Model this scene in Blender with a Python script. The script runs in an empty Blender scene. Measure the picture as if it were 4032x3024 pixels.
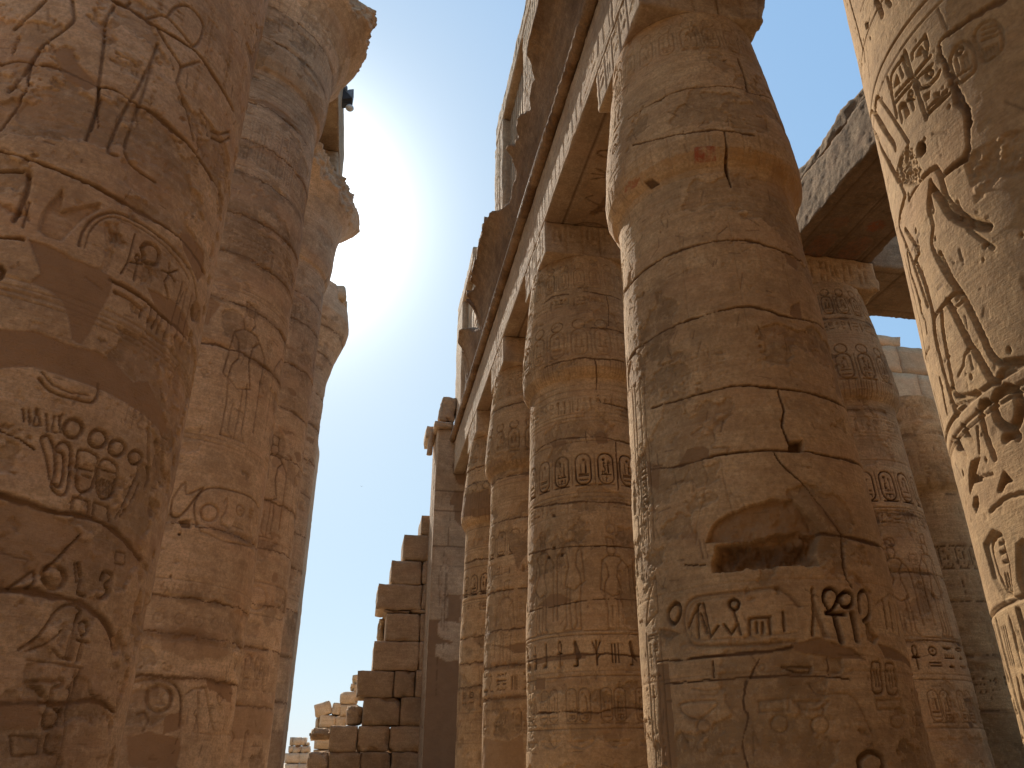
import bpy, math, random
import numpy as np
from mathutils import Matrix, Vector

# ------------------------------------------------------------------ camera
SC = bpy.context.scene
COL = SC.collection
RAD = math.radians
FPX, PW, PH = 1658.0, 2212.0, 1659.0          # focal length and picture size in survey pixels
CAMPOS = np.array([0.0, 0.0, 1.6])
_vz = np.array([1077 - PW / 2, 2545 + PH / 2, FPX]); _vz /= np.linalg.norm(_vz)
_vr = np.array([757 - PW / 2, -(1647 - PH / 2), FPX]); _vr -= _vr.dot(_vz) * _vz; _vr /= np.linalg.norm(_vr)
_rt = np.cross(_vz, _vr)
if _rt[0] < 0: _rt = -_rt
CM = np.array([_rt, _vr, _vz])                # camera (right, up, forward) -> world
cam_d = bpy.data.cameras.new('camera'); cam = bpy.data.objects.new('camera', cam_d); COL.objects.link(cam)
r_, u_, f_ = CM @ np.array([1., 0, 0]), CM @ np.array([0, 1., 0]), CM @ np.array([0, 0, 1.])
cam.matrix_world = Matrix(((r_[0], u_[0], -f_[0], CAMPOS[0]), (r_[1], u_[1], -f_[1], CAMPOS[1]), (r_[2], u_[2], -f_[2], CAMPOS[2]), (0, 0, 0, 1)))
cam_d.sensor_width = 36; cam_d.lens = 36 * FPX / PW; cam_d.clip_start = 0.05; cam_d.clip_end = 5000
SC.camera = cam

# ------------------------------------------------------------------ sky and sun
SUN_AZ, SUN_EL = -9.5, 37.0                  # degrees right of +Y, degrees up
SKYK = .11 * 2 ** .60
w = bpy.data.worlds.new('World'); SC.world = w; w.use_nodes = True
nt = w.node_tree; nt.nodes.clear()
sky = nt.nodes.new('ShaderNodeTexSky'); sky.sky_type = 'NISHITA'; sky.sun_disc = False
sky.sun_elevation = RAD(SUN_EL); sky.sun_rotation = RAD(SUN_AZ)
sky.altitude = 80; sky.air_density = 1.0; sky.dust_density = 1.0; sky.ozone_density = 2.5
bg = nt.nodes.new('ShaderNodeBackground'); bg.inputs[1].default_value = 0.11
ow = nt.nodes.new('ShaderNodeOutputWorld')
def _vm(op, a, b):
    n = nt.nodes.new('ShaderNodeVectorMath'); n.operation = op
    for s_, v in zip(n.inputs, (a, b)):
        if isinstance(v, tuple): s_.default_value = v
        else: nt.links.new(v, s_)
    return n
sp = nt.nodes.new('ShaderNodeSeparateXYZ'); nt.links.new(_vm('MULTIPLY', sky.outputs[0], (.075,) * 3).outputs[0], sp.inputs[0])
cx_ = nt.nodes.new('ShaderNodeCombineXYZ')                     # soft dusty daylight: the sky's contrast eased channel by channel
for i_, g_ in enumerate((.44, .33, .18)):
    m_ = nt.nodes.new('ShaderNodeMath'); m_.operation = 'POWER'; m_.inputs[1].default_value = g_
    nt.links.new(sp.outputs[i_], m_.inputs[0]); nt.links.new(m_.outputs[0], cx_.inputs[i_])
base = _vm('MULTIPLY', cx_.outputs[0], tuple(v / SKYK for v in (.81, .95, 1.04))).outputs[0]
geo_ = nt.nodes.new('ShaderNodeTexCoord')
sdv = (math.sin(RAD(SUN_AZ)) * math.cos(RAD(SUN_EL)), math.cos(RAD(SUN_AZ)) * math.cos(RAD(SUN_EL)), math.sin(RAD(SUN_EL)))
dt = _vm('DOT_PRODUCT', geo_.outputs['Generated'], sdv).outputs['Value']
pw = nt.nodes.new('ShaderNodeMath'); pw.operation = 'POWER'; pw.inputs[1].default_value = 160
cl = nt.nodes.new('ShaderNodeMath'); cl.operation = 'MAXIMUM'; cl.inputs[1].default_value = 0; nt.links.new(dt, cl.inputs[0]); nt.links.new(cl.outputs[0], pw.inputs[0])
ml = nt.nodes.new('ShaderNodeMath'); ml.operation = 'MULTIPLY'; ml.inputs[1].default_value = 2.3 / SKYK; nt.links.new(pw.outputs[0], ml.inputs[0])
cb = nt.nodes.new('ShaderNodeCombineXYZ')
for i_ in range(3): nt.links.new(ml.outputs[0], cb.inputs[i_])
nt.links.new(_vm('ADD', base, cb.outputs[0]).outputs[0], bg.inputs[0]); nt.links.new(bg.outputs[0], ow.inputs[0])
sl = bpy.data.lights.new('sun', 'SUN'); sl.energy = 4.3; sl.angle = RAD(0.53); sl.color = (1, .93, .82)
so = bpy.data.objects.new('sun', sl); COL.objects.link(so)
sd = Vector((math.sin(RAD(SUN_AZ)) * math.cos(RAD(SUN_EL)), math.cos(RAD(SUN_AZ)) * math.cos(RAD(SUN_EL)), math.sin(RAD(SUN_EL))))
so.rotation_euler = sd.to_track_quat('Z', 'Y').to_euler(); so.location = (-10, 20, 60)
SC.view_settings.view_transform = 'Standard'; SC.view_settings.look = 'None'
SC.view_settings.exposure = 0.60; SC.view_settings.gamma = 1
SC.render.engine = 'CYCLES'
SC.cycles.max_bounces = 8; SC.cycles.diffuse_bounces = 5

# ------------------------------------------------------------------ helpers: survey
def ray(x, y):
    return CM @ np.array([x - PW / 2, -(y - PH / 2), FPX])
def at(x, y, axis, val):
    d = ray(x, y); i = 'XYZ'.index(axis); return CAMPOS + d * (val - CAMPOS[i]) / d[i]
def smooth(P, closed=False, n=3):
    """Catmull-Rom through hand-traced points"""
    if len(P) < 5: return P
    Q = [P[-1]] + list(P) + [P[0], P[1]] if closed else [P[0]] + list(P) + [P[-1]]
    out = []
    for a, b, c, d in zip(Q[:-3], Q[1:-2], Q[2:-1], Q[3:]):
        for k in range(n):
            t = k / n; out.append(tuple(.5 * (2 * b[i] + (c[i] - a[i]) * t + (2 * a[i] - 5 * b[i] + 4 * c[i] - d[i]) * t * t + (3 * b[i] - a[i] - 3 * c[i] + d[i]) * t ** 3) for i in (0, 1)))
    if not closed: out.append(P[-1])
    return out
def zoomed(ox, oy, k):                        # a crop's own pixels -> survey pixels
    return lambda *p: [((ox + x / k) * PW / 4032, (oy + y / k) * PH / 3024) for x, y in p]

# ------------------------------------------------------------------ noise
def _hash(ix, iy, seed):
    h = (ix.astype(np.int64) * 374761393 + iy.astype(np.int64) * 668265263 + seed * 1442695041) & 0xffffffff
    h = ((h ^ (h >> 13)) * 1274126177) & 0xffffffff
    h = h ^ (h >> 16)
    return (h & 0xffff) / 65535.0 * 2 - 1
def vnoise(x, y, seed=0):
    ix, iy = np.floor(x), np.floor(y); fx, fy = x - ix, y - iy
    fx = fx * fx * (3 - 2 * fx); fy = fy * fy * (3 - 2 * fy)
    a, b = _hash(ix, iy, seed), _hash(ix + 1, iy, seed); c, d = _hash(ix, iy + 1, seed), _hash(ix + 1, iy + 1, seed)
    return (a * (1 - fx) + b * fx) * (1 - fy) + (c * (1 - fx) + d * fx) * fy
def fbm(x, y, seed=0, octv=4, gain=.5):
    s = 0; a = 1.; t = 0
    for o in range(octv):
        s = s + a * vnoise(x * 2 ** o + 13.7 * o, y * 2 ** o - 7.3 * o, seed + o); t += a; a *= gain
    return s / t
def sstep(x, a, b):
    t = np.clip((x - a) / (b - a), 0, 1); return t * t * (3 - 2 * t)

# ------------------------------------------------------------------ objects
def tag(o, label=None, cat=None, group=None, kind=None):
    if label: o['label'] = label
    if cat: o['category'] = cat
    if group: o['group'] = group
    if kind: o['kind'] = kind
    return o
def thing(name, loc, label, cat, group=None):
    o = bpy.data.objects.new(name, None); COL.objects.link(o); o.location = loc
    o.empty_display_size = .3
    return tag(o, label, cat, group)
def mesh_obj(name, V, F, mat, parent=None, attrs=None, smooth=True):
    me = bpy.data.meshes.new(name)
    V = np.asarray(V, dtype=np.float32)
    if parent is not None: V = V - np.array(parent.location, dtype=np.float32)
    if isinstance(F, np.ndarray):
        n = len(F); me.vertices.add(len(V)); me.vertices.foreach_set('co', V.ravel())
        me.loops.add(n * 4); me.loops.foreach_set('vertex_index', F.astype(np.int32).ravel())
        me.polygons.add(n); me.polygons.foreach_set('loop_start', np.arange(0, n * 4, 4, dtype=np.int32))
        me.polygons.foreach_set('loop_total', np.full(n, 4, dtype=np.int32))
    else:
        me.from_pydata([tuple(map(float, v)) for v in V], [], [tuple(int(i) for i in f) for f in F])
    me.update(calc_edges=True); me.validate()
    me.polygons.foreach_set('use_smooth', np.full(len(me.polygons), smooth))
    for k, a in (attrs or {}).items():
        at_ = me.attributes.new(k, 'FLOAT', 'POINT'); at_.data.foreach_set('value', np.asarray(a, dtype=np.float32).ravel())
    me.materials.append(mat)
    o = bpy.data.objects.new(name, me); COL.objects.link(o)
    if parent is not None: o.parent = parent
    return o

# ------------------------------------------------------------------ materials
def ramp(nt, fac, stops):
    r = nt.nodes.new('ShaderNodeValToRGB'); e = r.color_ramp.elements
    e[0].position, e[0].color = stops[0][0], (*stops[0][1], 1)
    e[1].position, e[1].color = stops[-1][0], (*stops[-1][1], 1)
    for p, c in stops[1:-1]:
        n = e.new(p); n.color = (*c, 1)
    nt.links.new(fac, r.inputs[0]); return r.outputs[0]
def mixc(nt, fac, a, b, mode='MIX'):
    m = nt.nodes.new('ShaderNodeMix'); m.data_type = 'RGBA'; m.blend_type = mode
    for s, v in ((m.inputs[0], fac), (m.inputs[6], a), (m.inputs[7], b)):
        if isinstance(v, (int, float)): s.default_value = v
        elif isinstance(v, tuple): s.default_value = (*v, 1)
        else: nt.links.new(v, s)
    return m.outputs[2]
def math_(nt, op, a, b=None, clamp=False):
    m = nt.nodes.new('ShaderNodeMath'); m.operation = op; m.use_clamp = clamp
    for s, v in zip(m.inputs, (a, b)):
        if v is None: continue
        if isinstance(v, (int, float)): s.default_value = v
        else: nt.links.new(v, s)
    return m.outputs[0]
def noise(nt, vec, scale, detail=5, rough=.55, stretch=None, kind='noise'):
    if stretch:
        mp = nt.nodes.new('ShaderNodeMapping'); mp.inputs['Scale'].default_value = stretch
        nt.links.new(vec, mp.inputs[0]); vec = mp.outputs[0]
    if kind == 'voronoi':
        n = nt.nodes.new('ShaderNodeTexVoronoi'); n.inputs['Scale'].default_value = scale
        nt.links.new(vec, n.inputs['Vector']); return n.outputs['Distance']
    n = nt.nodes.new('ShaderNodeTexNoise'); n.inputs['Scale'].default_value = scale
    n.inputs['Detail'].default_value = detail; n.inputs['Roughness'].default_value = rough
    nt.links.new(vec, n.inputs['Vector']); return n.outputs[0]
def attr(nt, name):
    a = nt.nodes.new('ShaderNodeAttribute'); a.attribute_name = name; return a.outputs['Fac']
def stone(name, lo, mid, hi, patch=(.205, .118, .058), bump=1.0):
    m = bpy.data.materials.new(name); m.use_nodes = True; nt = m.node_tree; nt.nodes.clear()
    out = nt.nodes.new('ShaderNodeOutputMaterial'); b = nt.nodes.new('ShaderNodeBsdfPrincipled')
    b.inputs['Roughness'].default_value = .93; b.inputs['Specular IOR Level'].default_value = .18
    geo = nt.nodes.new('ShaderNodeNewGeometry'); P = geo.outputs['Position']
    n1 = noise(nt, P, .55, 6, .6); n2 = noise(nt, P, 3.1, 6, .65); n3 = noise(nt, P, 1.6, 5, .6, (1, 1, 7))
    n4 = noise(nt, P, 24, 4, .7)
    s = math_(nt, 'ADD', math_(nt, 'MULTIPLY', n1, .42), math_(nt, 'MULTIPLY', n2, .30))
    s = math_(nt, 'ADD', s, math_(nt, 'MULTIPLY', n3, .28))
    c = ramp(nt, s, [(.36, lo), (.5, mid), (.63, hi)])
    c = mixc(nt, 1.0, c, ramp(nt, math_(nt, 'ADD', math_(nt, 'MULTIPLY', attr(nt, 'tone'), .5), .5), [(0, (.42, .40, .38)), (.5, (1, 1, 1)), (1, (1.45, 1.47, 1.5))]), 'MULTIPLY')
    bed = noise(nt, P, 1.3, 8, .75, (1, 1, 22)); c = mixc(nt, math_(nt, 'MULTIPLY', ramp(nt, bed, [(.48, (0, 0, 0)), (.60, (1, 1, 1))]), .24), c, tuple(v * .60 for v in mid))
    # fine speckle and faint rose or ochre bedding
    c = mixc(nt, math_(nt, 'MULTIPLY', ramp(nt, n4, [(.42, (0, 0, 0)), (.60, (1, 1, 1))]), .5), c, tuple(v * .55 for v in mid))
    n5 = noise(nt, P, 9, 6, .75)
    c = mixc(nt, math_(nt, 'MULTIPLY', ramp(nt, n5, [(.5, (0, 0, 0)), (.68, (1, 1, 1))]), .4), c, tuple(min(1, v * 1.05) for v in hi))
    rose = noise(nt, P, .8, 3, .5, (1, 1, 2.5))
    c = mixc(nt, math_(nt, 'MULTIPLY', ramp(nt, rose, [(.5, (0, 0, 0)), (.68, (1, 1, 1))]), .30), c, (mid[0] * 1.0, mid[1] * .88, mid[2] * .88))
    # weathered grime in broad ragged zones
    gr = noise(nt, P, 1.1, 8, .7)
    c = mixc(nt, math_(nt, 'MULTIPLY', ramp(nt, gr, [(.53, (0, 0, 0)), (.66, (1, 1, 1))]), .45), c, tuple(v * .45 for v in mid))
    # lime mortar repairs, dark joints, grime and painted shade in carving, old paint (masks stored on the mesh)
    pc = mixc(nt, n2, tuple(v * .8 for v in patch), tuple(v * 1.3 for v in patch))
    c = mixc(nt, attr(nt, 'mortar'), c, pc)
    c = mixc(nt, attr(nt, 'joint'), c, (.085, .040, .018))
    c = mixc(nt, math_(nt, 'MULTIPLY', attr(nt, 'red'), ramp(nt, n5, [(.38, (0, 0, 0)), (.58, (.9, .9, .9))])), c, (.34, .075, .03))
    c = mixc(nt, math_(nt, 'MULTIPLY', attr(nt, 'ochre'), ramp(nt, n5, [(.40, (0, 0, 0)), (.62, (.8, .8, .8))])), c, (.40, .19, .05))
    c = mixc(nt, attr(nt, 'pale'), c, tuple(min(1, v * 1.4) for v in hi))
    nt.links.new(c, b.inputs['Base Color'])
    # grain, pits and tooling
    pit = noise(nt, P, 9, 2, .5, None, 'voronoi')
    pit2 = ramp(nt, pit, [(.03, (0, 0, 0)), (.12, (1, 1, 1))])
    fine = noise(nt, P, 55, 6, .7); med = noise(nt, P, 11, 5, .65)
    h = math_(nt, 'ADD', math_(nt, 'MULTIPLY', fine, .7), math_(nt, 'MULTIPLY', med, .9))
    h = math_(nt, 'ADD', h, math_(nt, 'MULTIPLY', pit2, .18))
    tool = noise(nt, P, 6, 3, .6, (1, 1, 9)); h = math_(nt, 'ADD', h, math_(nt, 'MULTIPLY', tool, .5))
    bm = nt.nodes.new('ShaderNodeBump'); bm.inputs['Strength'].default_value = .75 * bump; bm.inputs['Distance'].default_value = .026
    nt.links.new(h, bm.inputs['Height']); nt.links.new(bm.outputs[0], b.inputs['Normal'])
    nt.links.new(b.outputs[0], out.inputs[0]); return m
def plain(name, col, rough=.6, metal=0., nscale=0):
    m = bpy.data.materials.new(name); m.use_nodes = True; nt = m.node_tree; b = nt.nodes['Principled BSDF']
    b.inputs['Roughness'].default_value = rough; b.inputs['Metallic'].default_value = metal
    tc = nt.nodes.new('ShaderNodeTexCoord'); n = noise(nt, tc.outputs['Object'], nscale or 6, 4)
    nt.links.new(ramp(nt, n, [(.3, tuple(v * .75 for v in col)), (.7, tuple(min(1, v * 1.15) for v in col))]), b.inputs['Base Color'])
    return m
M_NAVE = stone('nave_sandstone', (.40, .245, .132), (.63, .420, .245), (.80, .575, .365), patch=(.36, .215, .115))
M_SIDE = stone('side_sandstone', (.34, .195, .088), (.53, .325, .150), (.69, .460, .235), patch=(.27, .150, .066))
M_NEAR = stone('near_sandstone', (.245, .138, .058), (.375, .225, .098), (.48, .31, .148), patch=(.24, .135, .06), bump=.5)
M_ARCH = stone('architrave_sandstone', (.30, .19, .10), (.48, .325, .185), (.66, .49, .31), patch=(.24, .13, .06))
M_WALL = stone('wall_sandstone', (.34, .22, .125), (.52, .36, .215), (.68, .50, .32), patch=(.25, .145, .075))
M_REAR = stone('rear_sandstone', (.18, .12, .07), (.26, .18, .11), (.34, .25, .16))
M_CORN = stone('weathered_cornice', (.13, .078, .040), (.30, .185, .098), (.48, .32, .18), bump=1.8)
M_WEATH = stone('weathered_beam', (.20, .128, .068), (.36, .240, .135), (.52, .36, .21), bump=1.6)
M_PALE = stone('pale_sandstone', (.40, .28, .17), (.57, .42, .26), (.70, .55, .38))

# ------------------------------------------------------------------ relief grid
def cwin(A, lo, hi):
    return np.searchsorted(A, lo), np.searchsorted(A, hi)
class Relief:
    """Height field over s (metres across) and z (metres up), with colour masks."""
    def __init__(self, S, Z):
        self.S, self.Z = np.asarray(S, float), np.asarray(Z, float)
        sh = (len(self.Z), len(self.S))
        self.D = np.zeros(sh); self.m = {k: np.zeros(sh) for k in ('mortar', 'joint', 'red', 'ochre', 'pale', 'tone')}
    def window(self, pts, pad):
        P = np.asarray(pts, float)
        a, b = cwin(self.S, P[:, 0].min() - pad, P[:, 0].max() + pad); c, d = cwin(self.Z, P[:, 1].min() - pad, P[:, 1].max() + pad)
        if b - a < 2 or d - c < 2: return None
        X, Y = np.meshgrid(self.S[a:b], self.Z[c:d]); return slice(c, d), slice(a, b), X, Y
    @staticmethod
    def dist(X, Y, P, closed=False):
        P = np.asarray(P, float)
        if closed: P = np.vstack([P, P[:1]])
        best = np.full(X.shape, 1e9)
        for (x0, y0), (x1, y1) in zip(P[:-1], P[1:]):
            dx, dy = x1 - x0, y1 - y0; L = dx * dx + dy * dy
            t = np.clip(((X - x0) * dx + (Y - y0) * dy) / L, 0, 1) if L > 0 else 0
            best = np.minimum(best, (X - x0 - t * dx) ** 2 + (Y - y0 - t * dy) ** 2)
        return np.sqrt(best)
    @staticmethod
    def inside(X, Y, P):
        P = np.asarray(P, float); r = np.zeros(X.shape, bool); j = len(P) - 1
        for i in range(len(P)):
            xi, yi = P[i]; xj, yj = P[j]
            if yi != yj:
                r ^= ((yi > Y) != (yj > Y)) & (X < (xj - xi) * (Y - yi) / (yj - yi) + xi)
            j = i
        return r
    def groove(self, pts, w, d, closed=False, dark=0, wob=0, seed=0, mortar=0, vary=0):
        W = self.window(pts, w * 1.6 + wob + .02)
        if W is None: return
        zi, si, X, Y = W
        if wob:
            X2 = X + wob * fbm(X * 5, Y * 5, seed + 3, 5, .65); Y2 = Y + wob * fbm(X * 5, Y * 5, seed + 9, 5, .65)
        else: X2, Y2 = X, Y
        D = self.dist(X2, Y2, pts, closed); ww = w
        if vary: ww = w * np.clip(1 + 1.7 * vary * fbm(X * 2.6, Y * 2.6, seed + 21, 5, .65), .18, 3)
        k = np.clip(1 - D / np.maximum(ww, .002), 0, 1); k = np.clip(k * 1.8, 0, 1); k = k * k * (3 - 2 * k)
        self.D[zi, si] = np.minimum(self.D[zi, si], 0 * k) - d * k + np.maximum(self.D[zi, si], 0) * (1 - k) if False else self.D[zi, si] - d * k
        dark = dark if dark or mortar else min(.6, d * 15)  # grime in carved grooves, darkened further to stand in for weak shade
        if dark: self.m['joint'][zi, si] = np.maximum(self.m['joint'][zi, si], dark * k)
        if mortar: self.m['mortar'][zi, si] = np.maximum(self.m['mortar'][zi, si], mortar * k)
    def sunk(self, pts, d, bulge=.6, bw=None, dark=0):
        """Sunk relief: crisp edge, the figure swelling back towards the surface inside it."""
        W = self.window(pts, .03)
        if W is None: return
        zi, si, X, Y = W; ins = self.inside(X, Y, pts)
        if not ins.any(): return
        D = self.dist(X, Y, pts, True)
        P = np.asarray(pts); size = min(np.ptp(P[:, 0]), np.ptp(P[:, 1])); bw = bw or size * .4
        e = np.where(ins, D, -D)
        k = sstep(e, -.004, .012) * (1 - bulge * sstep(e, .012, .012 + bw))
        self.D[zi, si] -= d * k
        if dark: self.m['joint'][zi, si] = np.maximum(self.m['joint'][zi, si], dark * sstep(e, -.004, .012))  # sunk signs tinted dark too, shade put into the colour
    def area(self, pts, dep=.02, rough=.004, mask='mortar', val=1., wob=.05, seed=0, soft=.008, rs=7., flatten=.9):
        """A ragged patch: repair plaster, broken stone or paint."""
        W = self.window(pts, wob + .05)
        if W is None: return
        zi, si, X, Y = W
        X2 = X + wob * fbm(X * 4.1, Y * 4.1, seed + 3, 6, .62); Y2 = Y + wob * fbm(X * 4.1, Y * 4.1, seed + 9, 6, .62)
        ins = self.inside(X2, Y2, pts); D = self.dist(X2, Y2, pts, True); e = np.where(ins, D, -D)
        k = sstep(e, -soft * .3, soft)
        self.D[zi, si] = self.D[zi, si] * (1 - flatten * k) - k * (dep - rough * fbm(X * rs, Y * rs, seed + 31, 4) * 2)
        if mask: self.m[mask][zi, si] = np.maximum(self.m[mask][zi, si] * (1 - k), k * val)
    def hline(self, z, w, d, s0=-99, s1=99, **k):
        S = self.S; s0, s1 = max(s0, S[0]), min(s1, S[-1]); self.groove([(s0, z), (s1, z)], w, d, **k)

# ------------------------------------------------------------------ carved signs, drawn in a unit box
def _ell(cx, cy, rx, ry, n=14):
    return [(cx + rx * math.cos(t * 2 * math.pi / n), cy + ry * math.sin(t * 2 * math.pi / n)) for t in range(n)]
G = {}
G['ankh'] = [('l', [(.5, 0), (.5, .5)]), ('l', [(.2, .5), (.8, .5)]), ('o', _ell(.5, .76, .17, .24))]
G['sun'] = [('o', _ell(.5, .5, .36, .36)), ('p', _ell(.5, .5, .1, .1))]
G['disc'] = [('p', _ell(.5, .5, .38, .38))]
G['reed'] = [('p', [(.38, .3), (.36, .85), (.5, 1), (.64, .8), (.6, .3)]), ('l', [(.5, 0), (.5, .3)])]
G['reeds'] = [('p', [(.12, .3), (.1, .85), (.22, 1), (.34, .8), (.3, .3)]), ('l', [(.22, 0), (.22, .3)]), ('p', [(.62, .3), (.6, .85), (.72, 1), (.84, .8), (.8, .3)]), ('l', [(.72, 0), (.72, .3)])]
G['water'] = [('l', [(0, .5), (.12, .7), (.25, .4), (.37, .7), (.5, .4), (.62, .7), (.75, .4), (.87, .7), (1, .5)])]
G['basket'] = [('p', [(0, .7), (1, .7), (.85, .4), (.5, .25), (.15, .4)])]
G['loaf'] = [('p', [(.2, .3), (.8, .3), (.72, .58), (.5, .7), (.28, .58)])]
G['mouth'] = [('o', [(0, .5), (.25, .66), (.5, .7), (.75, .66), (1, .5), (.75, .36), (.5, .32), (.25, .36)])]
G['bird'] = [('p', [(.1, .35), (.3, .6), (.45, .85), (.55, 1), (.7, .98), (.78, .86), (.7, .75), (.72, .5), (.55, .3), (.3, .22)]), ('l', [(.45, .28), (.45, 0), (.62, 0)]), ('l', [(.55, .3), (.55, 0), (.75, 0)])]
G['falcon'] = [('p', [(.05, .1), (.35, .55), (.5, .92), (.66, .98), (.82, .84), (.74, .6), (.66, .34), (.4, .22)]), ('l', [(.55, .26), (.55, 0), (.78, 0)])]
G['man'] = [('p', [(.2, 0), (.85, 0), (.85, .2), (.6, .3), (.62, .6), (.45, .7), (.3, .6), (.22, .3)]), ('p', _ell(.5, .84, .13, .15)), ('l', [(.55, .55), (.9, .6)])]
G['was'] = [('l', [(.5, 0), (.5, .9), (.3, .98), (.25, .85)]), ('l', [(.4, .05), (.6, .05)])]
G['djed'] = [('l', [(.5, 0), (.5, 1)]), ('l', [(.25, .7), (.75, .7)]), ('l', [(.25, .82), (.75, .82)]), ('l', [(.25, .94), (.75, .94)])]
G['strokes'] = [('l', [(.2, .1), (.2, .8)]), ('l', [(.5, .1), (.5, .8)]), ('l', [(.8, .1), (.8, .8)])]
G['bars'] = [('l', [(0, .3), (1, .3)]), ('l', [(0, .65), (1, .65)])]
G['cobra'] = [('l', [(.1, .05), (.45, .12), (.8, .08), (.88, .35), (.6, .5), (.5, .8), (.68, .98), (.86, .82)])]
G['eye'] = [('o', [(0, .5), (.3, .68), (.6, .68), (1, .48), (.6, .34), (.3, .34)]), ('p', _ell(.46, .5, .12, .13, 8))]
G['feather'] = [('o', [(.38, 0), (.36, .8), (.5, 1), (.66, .86), (.6, .6), (.56, 0)])]
G['bee'] = [('p', [(.05, .4), (.3, .5), (.6, .55), (.85, .7), (.95, .55), (.8, .4), (.4, .3)]), ('l', [(.55, .55), (.35, .95), (.25, .8)]), ('l', [(.6, .35), (.5, .05)]), ('l', [(.75, .4), (.78, .05)])]
G['sedge'] = [('l', [(.5, 0), (.5, .95)]), ('l', [(.5, .5), (.2, .9)]), ('l', [(.5, .5), (.8, .9)]), ('l', [(.5, .25), (.25, .4)])]
G['house'] = [('l', [(.3, .2), (0, .2), (0, .8), (1, .8), (1, .2), (.7, .2)])]
G['leg'] = [('p', [(.35, 1), (.6, 1), (.6, .2), (.9, .12), (.9, 0), (.35, 0)])]
G['snake'] = [('l', [(0, .4), (.2, .6), (.4, .4), (.6, .6), (.8, .45), (1, .6)]), ('l', [(1, .6), (.95, .75)])]
G['comb'] = [('l', [(0, .4), (1, .4)])] + [('l', [(.1 + .2 * i, .4), (.1 + .2 * i, .75)]) for i in range(5)]
G['star'] = [('l', [(.5, .5), (.5 + .45 * math.cos(a), .5 + .45 * math.sin(a))]) for a in (1.57, 2.83, 4.08, 5.34, .31)]
TALL = ['ankh', 'reed', 'reeds', 'bird', 'falcon', 'man', 'was', 'djed', 'strokes', 'feather', 'sedge', 'leg', 'cobra', 'bee']
WIDE = ['water', 'basket', 'loaf', 'mouth', 'bars', 'eye', 'house', 'snake', 'comb']
ROUND = ['sun', 'disc', 'sun']
def sign(R, name, x, z, w, h, d=.02, lw=None, flip=False, dark=0, jit=0, rnd=random):
    lw = lw or max(.009, min(w, h) * .075)
    for kind, pts in G[name]:
        P = [(x + (1 - px if flip else px) * w + rnd.uniform(-jit, jit), z + pz * h + rnd.uniform(-jit, jit)) for px, pz in pts]
        if kind == 'l': R.groove(P, lw, d, dark=dark)
        elif kind == 'o': R.groove(P, lw, d, closed=True, dark=dark)
        else: R.sunk(P, d, dark=dark)
def rr(x0, z0, x1, z1, r, n=4):
    pts = []
    for cx, cz, a in ((x1 - r, z1 - r, 0), (x0 + r, z1 - r, 90), (x0 + r, z0 + r, 180), (x1 - r, z0 + r, 270)):
        for i in range(n + 1):
            t = RAD(a + 90 * i / n); pts.append((cx + r * math.cos(t), cz + r * math.sin(t)))
    return pts
def text_h(R, s0, s1, z0, z1, rnd, d=.016, dark=0, pad=.12):
    """a horizontal line of signs"""
    s0, s1, z0, z1 = min(s0, s1), max(s0, s1), min(z0, z1), max(z0, z1); h = z1 - z0; x = s0
    if h < .02: return
    while x < s1:
        k = rnd.random()
        if k < .6:
            w = h * rnd.uniform(.34, .5); sign(R, rnd.choice(TALL), x, z0 + h * .06, w, h * .88, d, dark=dark, flip=True)
        elif k < .85:
            w = h * rnd.uniform(.55, .75)
            for j, zz in enumerate((0, .34, .67)): sign(R, rnd.choice(WIDE), x, z0 + h * (zz + .02), w, h * .3, d, dark=dark)
        else:
            w = h * .45; sign(R, rnd.choice(ROUND), x, z0 + h * .5, w, w, d, dark=dark); sign(R, rnd.choice(WIDE), x, z0 + h * .1, w, h * .3, d, dark=dark)
        x += w + h * pad
def text_v(R, x0, x1, z0, z1, rnd, d=.014, dark=0, rule=True):
    """a column of signs between rules"""
    x0, x1, z0, z1 = min(x0, x1), max(x0, x1), min(z0, z1), max(z0, z1)
    if x1 - x0 < .02 or z1 - z0 > 30: return
    w = x1 - x0; z = z1
    if rule: R.groove([(x0, z0), (x0, z1)], max(.006, w * .05), d * .8, dark=dark); R.groove([(x1, z0), (x1, z1)], max(.006, w * .05), d * .8, dark=dark)
    a, b = x0 + w * .15, x1 - w * .15
    while z > z0 + w * .4:
        k = rnd.random()
        if k < .45:
            h = w * rnd.uniform(.28, .42); sign(R, rnd.choice(WIDE), a, z - h, b - a, h, d, dark=dark)
        elif k < .8:
            h = w * rnd.uniform(.7, .95)
            if z - h < z0: break
            sign(R, rnd.choice(TALL), a, z - h, (b - a) * .46, h, d, dark=dark); sign(R, rnd.choice(TALL), a + (b - a) * .52, z - h, (b - a) * .46, h, d, dark=dark)
        else:
            h = w * .5; sign(R, rnd.choice(ROUND), a, z - h, h, h, d, dark=dark); sign(R, rnd.choice(WIDE), a + h, z - h, (b - a) - h, h * .8, d, dark=dark)
        z -= h + w * .08
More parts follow.
